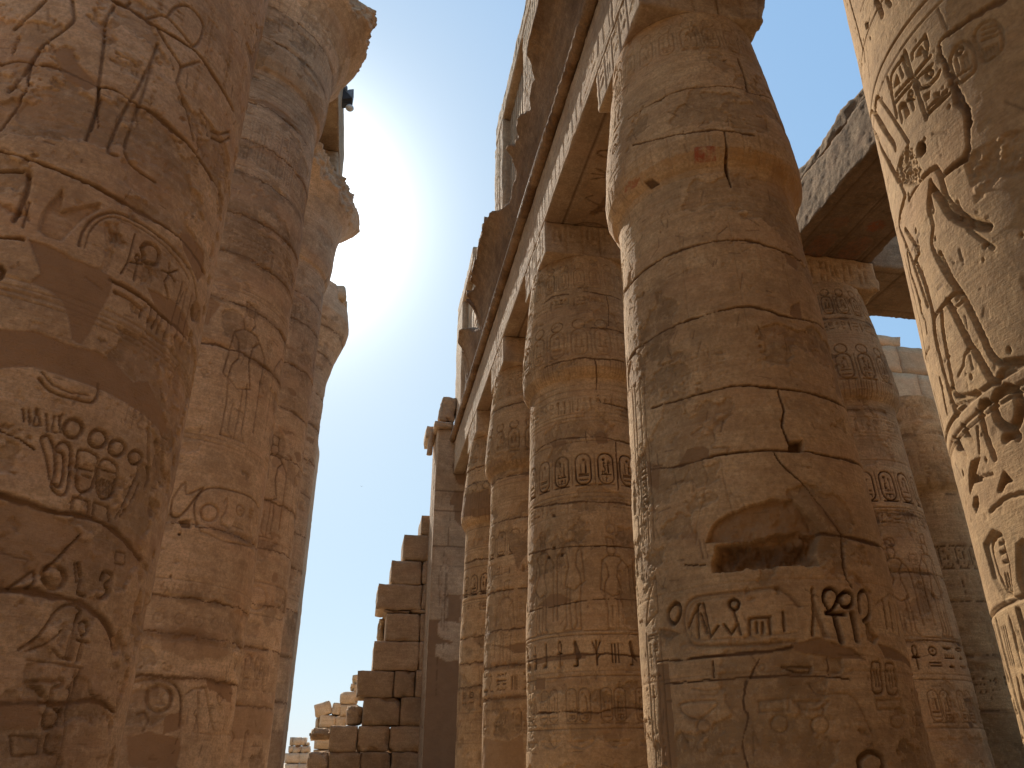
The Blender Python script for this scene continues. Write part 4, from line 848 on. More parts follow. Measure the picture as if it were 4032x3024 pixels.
def nave_common(c, rnd, s0=-2.6, s1=3.0, k=1., dark=.05):
    R = c.R
    rules(c, (16.3, 16.15, 16.0, 15.85, 15.7), .016, .012)
    for x in np.arange(s0, s1, .24): text_v(R, x, x + .22, 13.6, 14.9, rnd, .014 * k)
    rules(c, (13.5, 15.0), .016, .014)
    for i, x in enumerate(np.arange(s0, s1, .7)): R.groove(_P(_ell(.5, .5, .5, .5), x, 12.1, .2, .2), .016, .014 * k, closed=True)
    text_h(R, s0, s1, 11.2, 11.6, rnd, .014 * k); rules(c, (11.1, 11.7, 12.0), .014, .012)
    for i, x in enumerate(np.arange(s0, s1, 1.5)):
        figure(R, x, 7.2, 1.1, 3.0, .022 * k, flip=bool(i % 2), lw=.022)
        text_v(R, x + 1.1, x + 1.3, 8.6, 10.2, rnd, .012 * k)
    rules(c, (10.35, 10.45, 7.1, 7.0), .016, .014)
def do_L2(ds=.018):
    c = Column(-4.0, 15.75, NAVE_P, ds, (.6, 20.4), 95, seed=88, brk=nave_brk([(-180, 2.95), (-60, 2.9), (-24, 2.73), (-18, 2.89), (-13, 3.11), (-9, 3.13), (0, 3.06), (6, 3.04), (14, 2.82), (17, 2.76), (23, 2.92), (31, 2.81), (36, 2.85), (42, 3.04), (48, 3.25), (70, 3.3), (180, 3.2)])); R = c.R
    rnd = random.Random(14); a, b = zoomed(0, 0, 1.106), zoomed(0, 1500, 1.0887)
    def L(g, pts, w=.026, d=.022, **k): R.groove(smooth(c.px(g(*pts)), k.get('closed')), w * .9, d * 1.15, **k)
    nave_common(c, rnd, k=1.4)
    # great name ring with bird
    L(b, [(735, 570), (745, 500), (795, 435), (802, 485), (872, 458), (832, 510), (800, 552), (765, 582)], .03, .03, closed=True)
    L(b, [(860, 645), (838, 590), (835, 530), (860, 480), (910, 458), (1000, 470), (1080, 500), (1110, 545)], .026, .024); L(b, [(860, 645), (960, 690), (1050, 705), (1085, 715)], .026, .024)
    L(b, [(862, 563), (872, 590), (898, 600), (925, 590), (936, 563), (925, 538), (898, 527), (872, 540)], .034, .034, closed=True, dark=.2)
    s_a, s_b = c.px(b((945, 580)))[0][0], c.px(b((1110, 600)))[0][0]; z_a, z_b = c.zof(*b((1000, 655))[0]), c.zof(*b((1000, 500))[0])
    text_h(R, s_a, s_b, z_a, z_b, rnd, .03, .15)
    zt, zb_ = c.zof(*b((700, 845))[0]), c.zof(*b((700, 915))[0]); text_h(R, -.8, 2.4, zb_ + .05, zt - .04, rnd, .02, .15); rules(c, (zt, zb_), .018, .016)
    z2, z3 = c.zof(*b((800, 975))[0]), c.zof(*b((800, 1200))[0])
    for x in np.arange(-.9, 2.4, .34):
        sign(R, 'sun', x, z2 - .3, .24, .24, .018); cartouche_v(R, x + .13, z3 + .3, z2 - .4, .24, rnd, .014)
    L(b, [(632, 1362), (640, 1325), (682, 1308), (725, 1325), (735, 1362), (722, 1400), (682, 1414), (642, 1398)], .05, .05, closed=True, dark=.4)
    L(b, [(530, 1350), (560, 1300), (640, 1280), (730, 1290), (775, 1350), (770, 1480)], .03, .03); L(b, [(660, 1350), (690, 1350), (705, 1340)], .02, .016)
    L(b, [(830, 1500), (850, 1420), (850, 1330), (880, 1315), (895, 1400), (918, 1500)], .028, .028, dark=.15); L(b, [(590, 1430), (620, 1420), (640, 1450), (615, 1500)], .03, .028)
    L(b, [(840, 1410), (830, 1430), (845, 1440), (850, 1500)], .02, .02); L(b, [(800, 1340), (830, 1320), (885, 1315)], .022, .02); L(b, [(930, 1350), (945, 1340), (960, 1360), (940, 1385)], .022, .02, closed=True)
    L(b, [(820, 1505), (900, 1515), (1000, 1520)], .02, .016); text_h(R, 1.4, 2.6, c.zof(*b((950, 1500))[0]), c.zof(*b((950, 1380))[0]), rnd, .02)
    text_h(R, -.8, 2.4, 1.0, 1.5, rnd, .014)
    for g, p, w in ((a, (1150, 465), .03), (a, (1080, 608), .016), (a, (1090, 762), .02), (a, (1040, 925), .03), (a, (1000, 1095), .022), (a, (1000, 1310), .03), (a, (960, 1505), .05), (b, (820, 615), .02), (b, (800, 930), .03), (b, (760, 1270), .045), (b, (800, 1090), .02), (a, (1200, 40), .02), (a, (1230, 200), .02)):
        c.joint(c.zof(*g(p)[0]), w, .024, .55, 1, .07)
    for g, P in ((b, [(880, 1280), (1000, 1290), (990, 1380), (900, 1330)]), (b, [(540, 1520), (640, 1500), (780, 1530), (760, 1659), (560, 1659)]), (b, [(700, 1440), (780, 1420), (780, 1500), (700, 1520)]), (a, [(880, 1260), (960, 1330), (900, 1420), (870, 1380)]), (a, [(1060, 425), (1160, 440), (1300, 550), (1250, 520)])):
        R.area(c.px(g(*P)), .014, .003, 'mortar', .95, wob=.06, seed=len(P))
    R.area(c.px(b((700, 1080), (820, 1050), (960, 1090), (980, 1180), (800, 1200), (690, 1150))), .0, .003, 'mortar', .5, wob=.1, flatten=0, seed=3)
    for p in ((768, 657), (733, 838)): R.sunk(c.px(b(*[(p[0] + u, p[1] + v) for u, v in ((-6, -6), (6, -6), (6, 6), (-6, 6))])), .06, bulge=0, dark=.9)
    R.area(c.px(b((770, 600), (820, 595), (815, 635), (780, 630))), .05, .02, 'joint', .6, wob=.03)
    R.area([(-3, 16.45), (3, 16.45), (3, 16.75), (-3, 16.75)], 0, .002, 'ochre', .35, wob=.05, flatten=0)
    for x in np.arange(-2.8, 3, .2): R.groove([(x, 16.55), (x + .05, 17.6)], .014, .006)
    for x in np.arange(-2.8, 3, .32): R.groove([(x, 17.7), (x + .16, 19.0), (x + .32, 17.7)], .018, .012)
    return col_obj('nave_column', c, 'second great column on the left, its flaring capital broken to a ragged lip at the top of the photo', 'column', GN, M_NAVE, 16.45)
def do_L3(ds=.028):
    c = Column(-4.0, 23.15, NAVE_P, ds, (.4, 20.4), 95, seed=99, brk=nave_brk([(-180, 3.0), (-62, 2.95), (-55, 2.74), (-41, 2.5), (-26, 2.5), (-9, 2.5), (4, 2.5), (28, 2.95), (36, 3.1), (47, 3.25), (180, 3.1)])); R = c.R
    rnd = random.Random(24); b = zoomed(0, 1500, 1.0887)
    nave_common(c, rnd, k=1.7)
    z0, z1 = c.zof(*b((1150, 1010))[0]), c.zof(*b((1150, 870))[0]); R.groove(rr(-.1, z0, 2.6, z1, .5), .035, .026, closed=True); R.groove(_P(_ell(.5, .5, .5, .5), c.px(b((1105, 922)))[0][0] - .3, (z0 + z1) / 2 - .3, .6, .6), .05, .035, closed=True, dark=.2)
    text_h(R, c.px(b((1140, 922)))[0][0], 2.6, z0 + .25, z1 - .25, rnd, .03, .15)
    text_h(R, -.5, 2.6, c.zof(*b((1100, 1230))[0]), c.zof(*b((1100, 1180))[0]), rnd, .02)
    for x in np.arange(-.3, 2.6, .34): cartouche_v(R, x, 3.3, 4.1, .24, rnd, .018, disc=True)
    text_h(R, -.3, 2.6, 1.6, 2.4, rnd, .022)
    for z in (15.2, 14.2, 12.6, 11.1, 9.6, 8.2, 6.9, 5.4, 4.3, 2.9): c.joint(z, .04, .022, .5, 1, .08)
    mortar_blobs(c, 8, rnd, 2, 15, .2, 2.2, (.2, .6))
    R.area([(-1, 2.2), (2.6, 2.2), (2.6, 3.0), (-1, 3.0)], 0, .003, 'mortar', .6, wob=.2, flatten=0)
    for x in np.arange(-2.8, 3, .3): R.groove([(x, 16.55), (x + .15, 18.6)], .02, .010)
    return col_obj('nave_column', c, 'third great column on the left, its capital broken and carrying the lone high roof beam', 'column', GN, M_NAVE, 16.45)
def do_L4(ds=.04):
    P = [(z, r) if z < 16.3 else (z, r) for z, r in [(0, 1.76), (8, 1.76), (14, 1.80), (16.2, 1.86), (16.45, 1.90), (16.9, 2.02), (17.4, 2.14), (18.0, 2.36), (18.45, 2.53), (18.9, 2.62), (19.4, 2.55), (19.9, 2.44), (20.3, 2.36), (20.42, 2.34)]]
    c = Column(-4.12, 30.55, P, ds, (.4, 20.4), 95, seed=111); rnd = random.Random(34)
    nave_common(c, rnd, k=2.0)
    for z in (18.1, 17.0, 15.3, 13.9, 12.4, 11, 9.4, 8.1, 6.6, 5.0, 3.5): c.joint(z, .045, .022, .5, 1, .1)
    c.R.area([(-3, 0), (3, 0), (3, 2.6), (-3, 2.6)], 0, .004, 'joint', .35, wob=.2, flatten=0); text_h(c.R, -1, 2.4, 7.0, 8.0, rnd, .03, .2)
    mortar_blobs(c, 8, rnd, 3, 16, .2, 2.2, (.3, .7))
    return col_obj('nave_column', c, 'farthest great column on the left, its rounded capital topped by a small stepped block', 'column', GN, M_NAVE, 16.45)

# ------------------------------------------------------------------ ground
def ground():
    m = bpy.data.materials.new('sand_paving'); m.use_nodes = True; nt = m.node_tree; b = nt.nodes['Principled BSDF']; b.inputs['Roughness'].default_value = .95
    geo = nt.nodes.new('ShaderNodeNewGeometry'); P = geo.outputs['Position']; n = noise(nt, P, .6, 8, .6); f = noise(nt, P, 14, 5, .7)
    c = ramp(nt, n, [(.35, (.42, .28, .16)), (.5, (.56, .40, .25)), (.66, (.66, .50, .34))]); c = mixc(nt, math_(nt, 'MULTIPLY', f, .25), c, (.22, .15, .10))
    nt.links.new(c, b.inputs['Base Color']); bm = nt.nodes.new('ShaderNodeBump'); bm.inputs['Distance'].default_value = .02; nt.links.new(f, bm.inputs['Height']); nt.links.new(bm.outputs[0], b.inputs['Normal'])
    xs = np.concatenate([[-3000, -400, -80], np.arange(-30, 60, 1.5), [90, 400, 3000]]); ys = np.concatenate([[-3000, -400, -60], np.arange(-20, 90, 1.5), [130, 400, 3000]])
    X, Y = np.meshgrid(xs, ys); Z = .03 * fbm(X * .3, Y * .3, 3, 3) * ((np.abs(X) < 60) & (np.abs(Y) < 80))
    idx = np.arange(X.size).reshape(X.shape); F = np.stack([idx[:-1, :-1], idx[:-1, 1:], idx[1:, 1:], idx[1:, :-1]], -1).reshape(-1, 4)
    o = mesh_obj('ground', np.stack([X, Y, Z], -1).reshape(-1, 3), F, m); tag(o, kind='structure')

# ------------------------------------------------------------------ carved beams: a box whose faces carry relief
def carved(name, lo, hi, mat, parent=None, res=.03, faces=None, amp=.008, chip=.03, seed=0, topfn=None, far=.25):
    """faces: dict of '-x','-y','-z' -> function(Relief, s_len, t_len); s runs along the long way, t up (or towards -x on a soffit)"""
    lo, hi = np.array(lo, float), np.array(hi, float); sz = hi - lo
    n = [max(2, int(sz[i] / (res[i] if isinstance(res, tuple) else res))) for i in range(3)]
    ax = [np.linspace(0, sz[i], n[i] + 1) for i in range(3)]
    ids = {}; Vp = []; F = []
    grid = -np.ones((n[0] + 1, n[1] + 1, n[2] + 1), int); cnt = 0
    surf = np.zeros_like(grid, bool)
    for d in range(3):
        s = [slice(None)] * 3; s[d] = 0; surf[tuple(s)] = True; s[d] = -1; surf[tuple(s)] = True
    grid[surf] = np.arange(surf.sum()); I = np.argwhere(surf)
    P = np.stack([ax[0][I[:, 0]], ax[1][I[:, 1]], ax[2][I[:, 2]]], 1)
    for d in range(3):
        for side in (0, -1):
            s = [slice(None)] * 3; s[d] = side; g = grid[tuple(s)]
            q = np.stack([g[:-1, :-1], g[1:, :-1], g[1:, 1:], g[:-1, 1:]], -1).reshape(-1, 4)
            flip = (side == 0) ^ (d == 1)
            F.append(q[:, ::-1] if flip else q)
    F = np.concatenate(F); A = {k: np.zeros(len(P)) for k in ('mortar', 'joint', 'red', 'ochre', 'pale', 'tone')}
    disp = np.zeros((len(P), 3))
    for key, fn in (faces or {}).items():
        d = 'xyz'.index(key[1]); side = 0 if key[0] == '-' else -1; sg = -1 if key[0] == '-' else 1
        s = [slice(None)] * 3; s[d] = side; g = grid[tuple(s)]
        if d == 0: S, T = ax[1], ax[2]; G2 = g.T                # rows z, columns y
        elif d == 1: S, T = ax[0], ax[2]; G2 = g.T
        else: S, T = ax[1], sz[0] - ax[0][::-1]; G2 = g[::-1, :]   # rows towards -x, columns y
        R = Relief(S, T); fn(R, S[-1], T[-1])
        fs = np.minimum(np.minimum(S, S[-1] - S)[None, :], np.minimum(T, T[-1] - T)[:, None]); fade = sstep(fs, .0, .03)
        disp[G2.ravel(), d] += sg * (R.D * fade).ravel()
        for k in A: A[k][G2.ravel()] = np.maximum(A[k][G2.ravel()], (R.m[k]).ravel())
    W = P + lo; nz = lambda k, s: fbm(W[:, 0] * s + W[:, 2] * s * .83 + k * 5.1, W[:, 1] * s - W[:, 2] * s * .57 + seed, seed + k, 4)
    e = np.sort(np.stack([np.minimum(P[:, i], sz[i] - P[:, i]) for i in range(3)], 1), 1)[:, 1]
    ck = (1 - sstep(e, 0, chip * 1.6)) * chip * np.clip(.25 + 1.5 * np.maximum(0, nz(9, 1.7)) + .5 * nz(8, 7), 0, 2)
    cdir = np.sign(sz / 2 - P) * (np.stack([np.minimum(P[:, i], sz[i] - P[:, i]) for i in range(3)], 1) < chip * 2)
    A['tone'] += .6 * nz(12, .9) + .3 * nz(13, 6)
    P = P + disp + cdir * ck[:, None] + np.stack([nz(1, 1.1) + .4 * nz(4, 7), nz(2, 1.1) + .4 * nz(5, 7), nz(3, 1.1) + .4 * nz(6, 7)], 1) * amp
    P = P + lo
    if topfn: P = topfn(P)
    return mesh_obj(name, P, F, mat, parent, {k: v for k, v in A.items() if v.any()})

def extrude(name, prof, ys, mat, parent=None, amp=.01, seed=0, fn=None, attrs=None, ribs=0):
    """closed profile (x, z) per y; fn(profile array, y, i) may change it"""
    rows = []; n = len(prof)
    for i, y in enumerate(ys):
        q = np.array(prof, float)
        if fn is not None: q = fn(q, y)
        rows.append(np.stack([q[:, 0], np.full(n, y), q[:, 1]], 1))
    V = np.array(rows); m = len(ys)
    S = np.cumsum(np.r_[0, np.hypot(*np.diff(np.array(prof), axis=0).T)])
    Y, SS = np.meshgrid(ys, S, indexing='ij')
    c = V.mean(1, keepdims=True); dv = V - c; dv[:, :, 1] = 0; dv /= np.linalg.norm(dv, axis=2, keepdims=True) + 1e-9
    V = V + dv * (amp * (fbm(Y * 2.1, SS * 3, seed, 4) + .5 * fbm(Y * 12, SS * 12, seed + 4, 3)) + ribs * (vnoise(Y * 13 + SS * 1.2, SS * .9, seed + 8) + .6 * np.minimum(0, fbm(Y * 4 + SS, SS * 1.5, seed + 12, 4)) * 3))[..., None]
    idx = np.arange(m * n).reshape(m, n)
    F = np.stack([idx[:-1], idx[1:], np.roll(idx, -1, 1)[1:], np.roll(idx, -1, 1)[:-1]], -1).reshape(-1, 4)
    Vv = V.reshape(-1, 3); caps = []
    base = len(Vv); Vv = np.vstack([Vv, V[0].mean(0), V[-1].mean(0)])
    F = F.tolist()
    F += [[base, idx[0][k], idx[0][(k + 1) % n]] for k in range(n)] + [[base + 1, idx[-1][(k + 1) % n], idx[-1][k]] for k in range(n)]
    return mesh_obj(name, Vv, F, mat, parent, attrs(V) if attrs else None)

AX0 = 3.55
def first_row_beams():
    rnd = random.Random(71)
    t = thing('architrave', (4.7, 17, 13.1), 'long inscribed stone beam running over the right-hand columns into the distance, carrying the broken cornice', 'architrave')
    ys = [-10.0, -2.6, 3.0, 8.75, 15.35, 20.9, 26.4, 32.35]
    for i, (a, b) in enumerate(zip(ys[:-1], ys[1:])):
        def face(R, L, H):
            R.groove([(.05, H - .12), (L - .05, H - .12)], .018, .012); R.groove([(.05, .12), (L - .05, .12)], .018, .012)
            text_h(R, .05, L - .1, .16, H * .52, rnd, .013, .1); text_h(R, .05, L - .1, H * .55, H - .16, rnd, .013, .1)
        def soff(R, L, H):
            for tt_ in (.38, .46, H - .38, H - .46): R.groove([(.05, tt_), (L - .05, tt_)], .03, .02, dark=.8)
            x = .6; k = 0
            while x < L - .6:
                if k % 3 == 0:
                    R.groove(rr(x, .62, x + 1.9, H - .62, .5), .03, .018, closed=True, dark=.8); R.groove(rr(x + .07, .69, x + 1.83, H - .69, .43), .02, .012, closed=True, dark=.6)
                    sign(R, 'sun', x + 1.25, .85, .55, .62, .02, dark=.8); sign(R, 'comb', x + .65, .8, .5, .7, .02, dark=.8); sign(R, 'feather', x + .15, .8, .4, .75, .02, dark=.8); x += 2.15
                elif k % 3 == 1: sign(R, 'ankh', x, .6, .62, 1.1, .022, .035, dark=.9); sign(R, 'sedge', x + .65, .6, .6, 1.1, .022, .03, dark=.9); x += 1.4
                else: sign(R, 'bee', x, .7, 1.0, .9, .022, .03, dark=.8); sign(R, 'loaf', x + .2, .5, .4, .2, .02); x += 1.2
                k += 1
            R.area(_P(_ell(.5, .5, .5, .5, 9), L - 1.0, .2, .9, H - .6), 0, .003, 'joint', .35, wob=.25, flatten=0, seed=i)
            R.area([(0, 0), (L, 0), (L, .5), (0, .5)], 0, .002, 'ochre', .8, wob=.2, flatten=0, seed=i); R.area([(.2, .8), (L, .8), (L, H - .6), (.2, H - .6)], 0, .002, 'ochre', .35, wob=.3, flatten=0, seed=i + 3)
            R.m['joint'] = np.maximum(R.m['joint'], .28)  # even darker tint across the whole underside
            if i in (3, 4):
                for P in ([(0, .9), (.5, 1.0), (.7, 1.5), (1.1, 1.6)], [(.1, 1.2), (.5, 1.0), (.9, .6), (1.3, .5)], [(0, .5), (.45, 1.0), (.5, 1.9)]): R.groove(P, .05, .05, dark=.9, wob=.06, vary=.7)
        r = .03 if a < 12 else (.038 if a < 20 else .05)
        carved('beam', (AX0, a + .006, 13.1), (5.85, b - .006, 14.62), M_ARCH, t, (.05, r, r) if b > 8 else .3, {'-x': face, '-z': soff} if b > 8 else None, .01, .035, i * 5)
    # abaci
    SPECS = [(3.0, 'over the nearest right-hand column'), (8.75, 'on the big cavity column, its right corner broken'), (15.35, 'on the column with the dark cartouches'), (20.9, 'on the third column of the side row'), (26.4, 'on the farthest side column')]
    for y, lab in SPECS:
        def face(R, L, H):
            for k in range(5): text_v(R, .12 + k * (L - .24) / 5, .12 + (k + 1) * (L - .24) / 5 - .02, .06, H - .06, rnd, .024, .1)
        def top(P, y=y):
            if y == 8.75:      # broken right corner
                d = np.clip((P[:, 0] - 5.35) / .5, 0, 1) * np.clip((13.05 - P[:, 2]) / .85, 0, 1) * (.6 + .6 * np.abs(fbm(P[:, 0] * 3, P[:, 1] * 3 + P[:, 2] * 3, 9, 3))); P = P.copy(); P[:, 0] -= d * .28; P[:, 2] += d * .12 * (P[:, 0] > 5.2)
            return P
        o = carved('abacus', (AX0 + .004, y - 1.14, 12.2), (5.83, y + 1.14, 13.096), M_ARCH, None, .035 if y < 16 else .05, {'-x': face, '-y': face} if y != 15.35 or 1 else None, .008, .035, int(y), top)
        tag(o, 'square stone block ' + lab, 'abacus', 'abaci under the right-hand beam')

def cornice():
    t = thing('cornice', (3.4, 17, 14.7), 'broken concave cornice with a round moulding along its foot, running above the right-hand beam', 'cornice')
    a_, b_, d_, e_ = zoomed(1900, 0, 3.687), zoomed(1900, 400, 3.687), zoomed(1700, 750, 3.687), zoomed(1600, 1150, 3.687)
    out = a_((640, 815), (720, 960), (750, 1150), (680, 1400), (690, 1600)) + b_((680, 130), (500, 262), (490, 335), (522, 520), (480, 590), (470, 640), (370, 640), (330, 700), (400, 830), (490, 920), (500, 1000), (470, 1150), (380, 1480)) \
        + d_((1120, 190), (1000, 290), (850, 350), (800, 450), (765, 470), (560, 1325), (640, 1380), (600, 1440), (505, 1520), (500, 1600)) \
        + e_((870, 70), (865, 130), (940, 170), (1010, 260), (1060, 350), (1080, 480), (1060, 540), (960, 580), (760, 572), (755, 640), (745, 740), (800, 860), (850, 890), (880, 990), (920, 1130), (860, 1340), (810, 1600))
    ph = np.linspace(0, math.pi / 2, 200); CX, CZ = 3.55 - .70 * (1 - np.cos(ph)) ** .9, 14.88 + 1.87 * np.sin(ph); rt = CX / (CZ - 1.6)
    ty = []
    for x, y in out:
        d = ray(x, y); q = d[0] / d[2]; i = int(np.argmin(np.abs(rt - q))); ty.append((CX[i] * d[1] / d[0], ph[i] / (math.pi / 2)))
    ty = [(3, 1), (12.4, 1)] + [(y, min(1, v)) for y, v in ty if 12.4 < y < 32.6] + [(32.8, .05)]
    ty = sorted(ty); T = np.array(ty)
    def cut(y): return float(np.interp(y, T[:, 0], T[:, 1]))
    N = 22; us = np.linspace(0, 1, N)
    def fn(q, y):
        tc = cut(y)
        if tc < .999: tc = min(1, max(.04, tc + .03 * float(fbm(np.array([y * 5.]), np.array([3.]), 5, 3)[0])))
        p = us * tc * math.pi / 2; f = np.stack([3.55 - .70 * (1 - np.cos(p)) ** .9, 14.88 + 1.87 * np.sin(p)], 1)
        tx, tz = f[-1]; top = [(tx, tz + (.22 if tc > .98 else .05)), (min(tx + .25, 4.4), tz + (.22 if tc > .98 else .10)), (4.6, tz + .12), (4.6, 14.66), (3.6, 14.66)]
        return np.vstack([f, top])
    ys = np.arange(2.5, 32.7, .045)
    def at_(V):
        X, Y, Z = V[..., 0], V[..., 1], V[..., 2]; k = sstep(fbm(Y * .8, Z * 2.2, 8, 4), .0, .25); return {'joint': np.append(.35 * k, [0, 0]), 'ochre': np.append(.3 * sstep(fbm(Y * 1.3, Z * 2, 18, 3), .1, .3), [0, 0])}
    extrude('cavetto', np.vstack([np.zeros((N, 2)) + np.linspace(0, 1, N)[:, None], [[1.2, 1.2], [1.4, 1.2], [2, 1.2], [2, 0], [1, 0]]]), ys, M_CORN, t, .03, 3, fn, at_, ribs=.022)
    n = 14; tor = [(3.475 + .135 * math.cos(2 * math.pi * k / n), 14.755 + .135 * math.sin(2 * math.pi * k / n)) for k in range(n)]
    def tf(q, y):
        w_ = 1 + .05 * math.sin(y * 21) + .12 * float(fbm(np.array([y * 2.2]), np.array([1.]), 5, 4)[0])
        q = q.copy(); q[:, 0] = 3.475 + (q[:, 0] - 3.475) * w_; q[:, 1] = 14.755 + (q[:, 1] - 14.755) * w_; return q
    extrude('torus_moulding', tor, np.arange(2.5, 32.6, .04), M_CORN, t, .016, 7, tf, lambda V: {'joint': np.append(.6 * sstep(fbm(V[..., 1] * 1.6, V[..., 2] * 3, 28, 4), .05, .3), [0, 0]), 'ochre': np.append(.4 + 0 * V[..., 0], [0, 0])})
    m = plain('cable_grey', (.55, .52, .48), .5)
    c = extrude('cable', [(3.335 + .011 * math.cos(a), 14.80 + .011 * math.sin(a)) for a in (0, 1.05, 2.1, 3.14, 4.19, 5.24)], np.arange(13, 32.5, .5), m, None, 0)
    tag(c, 'thin pale cable laid along the round moulding above the right-hand beam', 'cable')

def clerestory():
    t = thing('clerestory', (4.1, 22, 16), 'high window wall above the right-hand cornice, with piers, a long lintel and slotted stone grilles', 'clerestory')
    rnd = random.Random(9)
    def face(R, L, H):
        n = max(1, int(L / .5))
        for k in range(n): text_v(R, .08 + k * (L - .16) / n, .08 + (k + 1) * (L - .16) / n - .04, .1, H - .1, rnd, .03, .12)
        for z in np.arange(1.1, H, 1.2): R.hline(z + rnd.uniform(-.1, .1), .012, .015, dark=.4)
    def jf(R, L, H):
        for z in np.arange(1.0, H, 1.15): R.hline(z, .014, .015, dark=.5)
    def ragged(P, zt, sd):
        P = P.copy(); k = P[:, 2] > zt - .9; w_ = np.clip((P[:, 2] - (zt - .9)) / .9, 0, 1)
        P[:, 2] -= w_ * np.maximum(0, .28 * fbm(P[:, 1] * .9, P[:, 0] * .5, sd, 4) + .12); P[:, 0] += (P[:, 0] < 3.9) * .06 * np.abs(fbm(P[:, 1] * 1.5, P[:, 2] * 1.5, sd + 3, 4)) * w_; return P
    carved('pier', (3.6, 13.6, 14.9), (4.9, 16.5, 22.095), M_ARCH, t, .05, {'-x': face}, .015, .05, 3)
    carved('pier', (3.6, 20.0, 14.9), (4.9, 21.7, 22.095), M_ARCH, t, .06, {'-x': face, '-y': jf}, .02, .06, 5)
    carved('pier', (3.6, 30.8, 14.9), (4.9, 33.1, 21.195), M_ARCH, t, .08, {'-x': jf, '-y': jf}, .02, .06, 7)
    carved('lintel', (3.6, 10.5, 22.1), (4.9, 21.6, 23.15), M_ARCH, t, (.08, .07, .08), {'-x': lambda R, L, H: text_h(R, 0, L, .15, H - .15, rnd, .03)}, .02, .07, 9, lambda P: ragged(P, 23.15, 4))
    carved('lintel', (3.6, 27.5, 21.2), (4.9, 33.0, 22.15), M_ARCH, t, (.1, .09, .09), None, .02, .08, 12, lambda P: ragged(P, 22.15, 9))
    def grille(y0, y1, z0, z1, per, w_, tiers):
        bl = []; zs = np.linspace(z0, z1, tiers + 1)
        for k in range(tiers):
            bl.append(((3.86, y0, zs[k]), (4.16, y1, zs[k] + .28)))
            y = y0
            while y < y1: bl.append(((3.86, y, zs[k] + .28), (4.16, min(y + per - w_, y1), zs[k + 1]))); y += per
        masonry('window_grille', bl, M_ARCH, t, sub=.3, amp=.012, chip=.02)
    grille(16.5, 20.0, 15.2, 22.08, .34, .12, 3)
    grille(27.6, 30.8, 15.2, 21.18, 1.05, .03, 4)

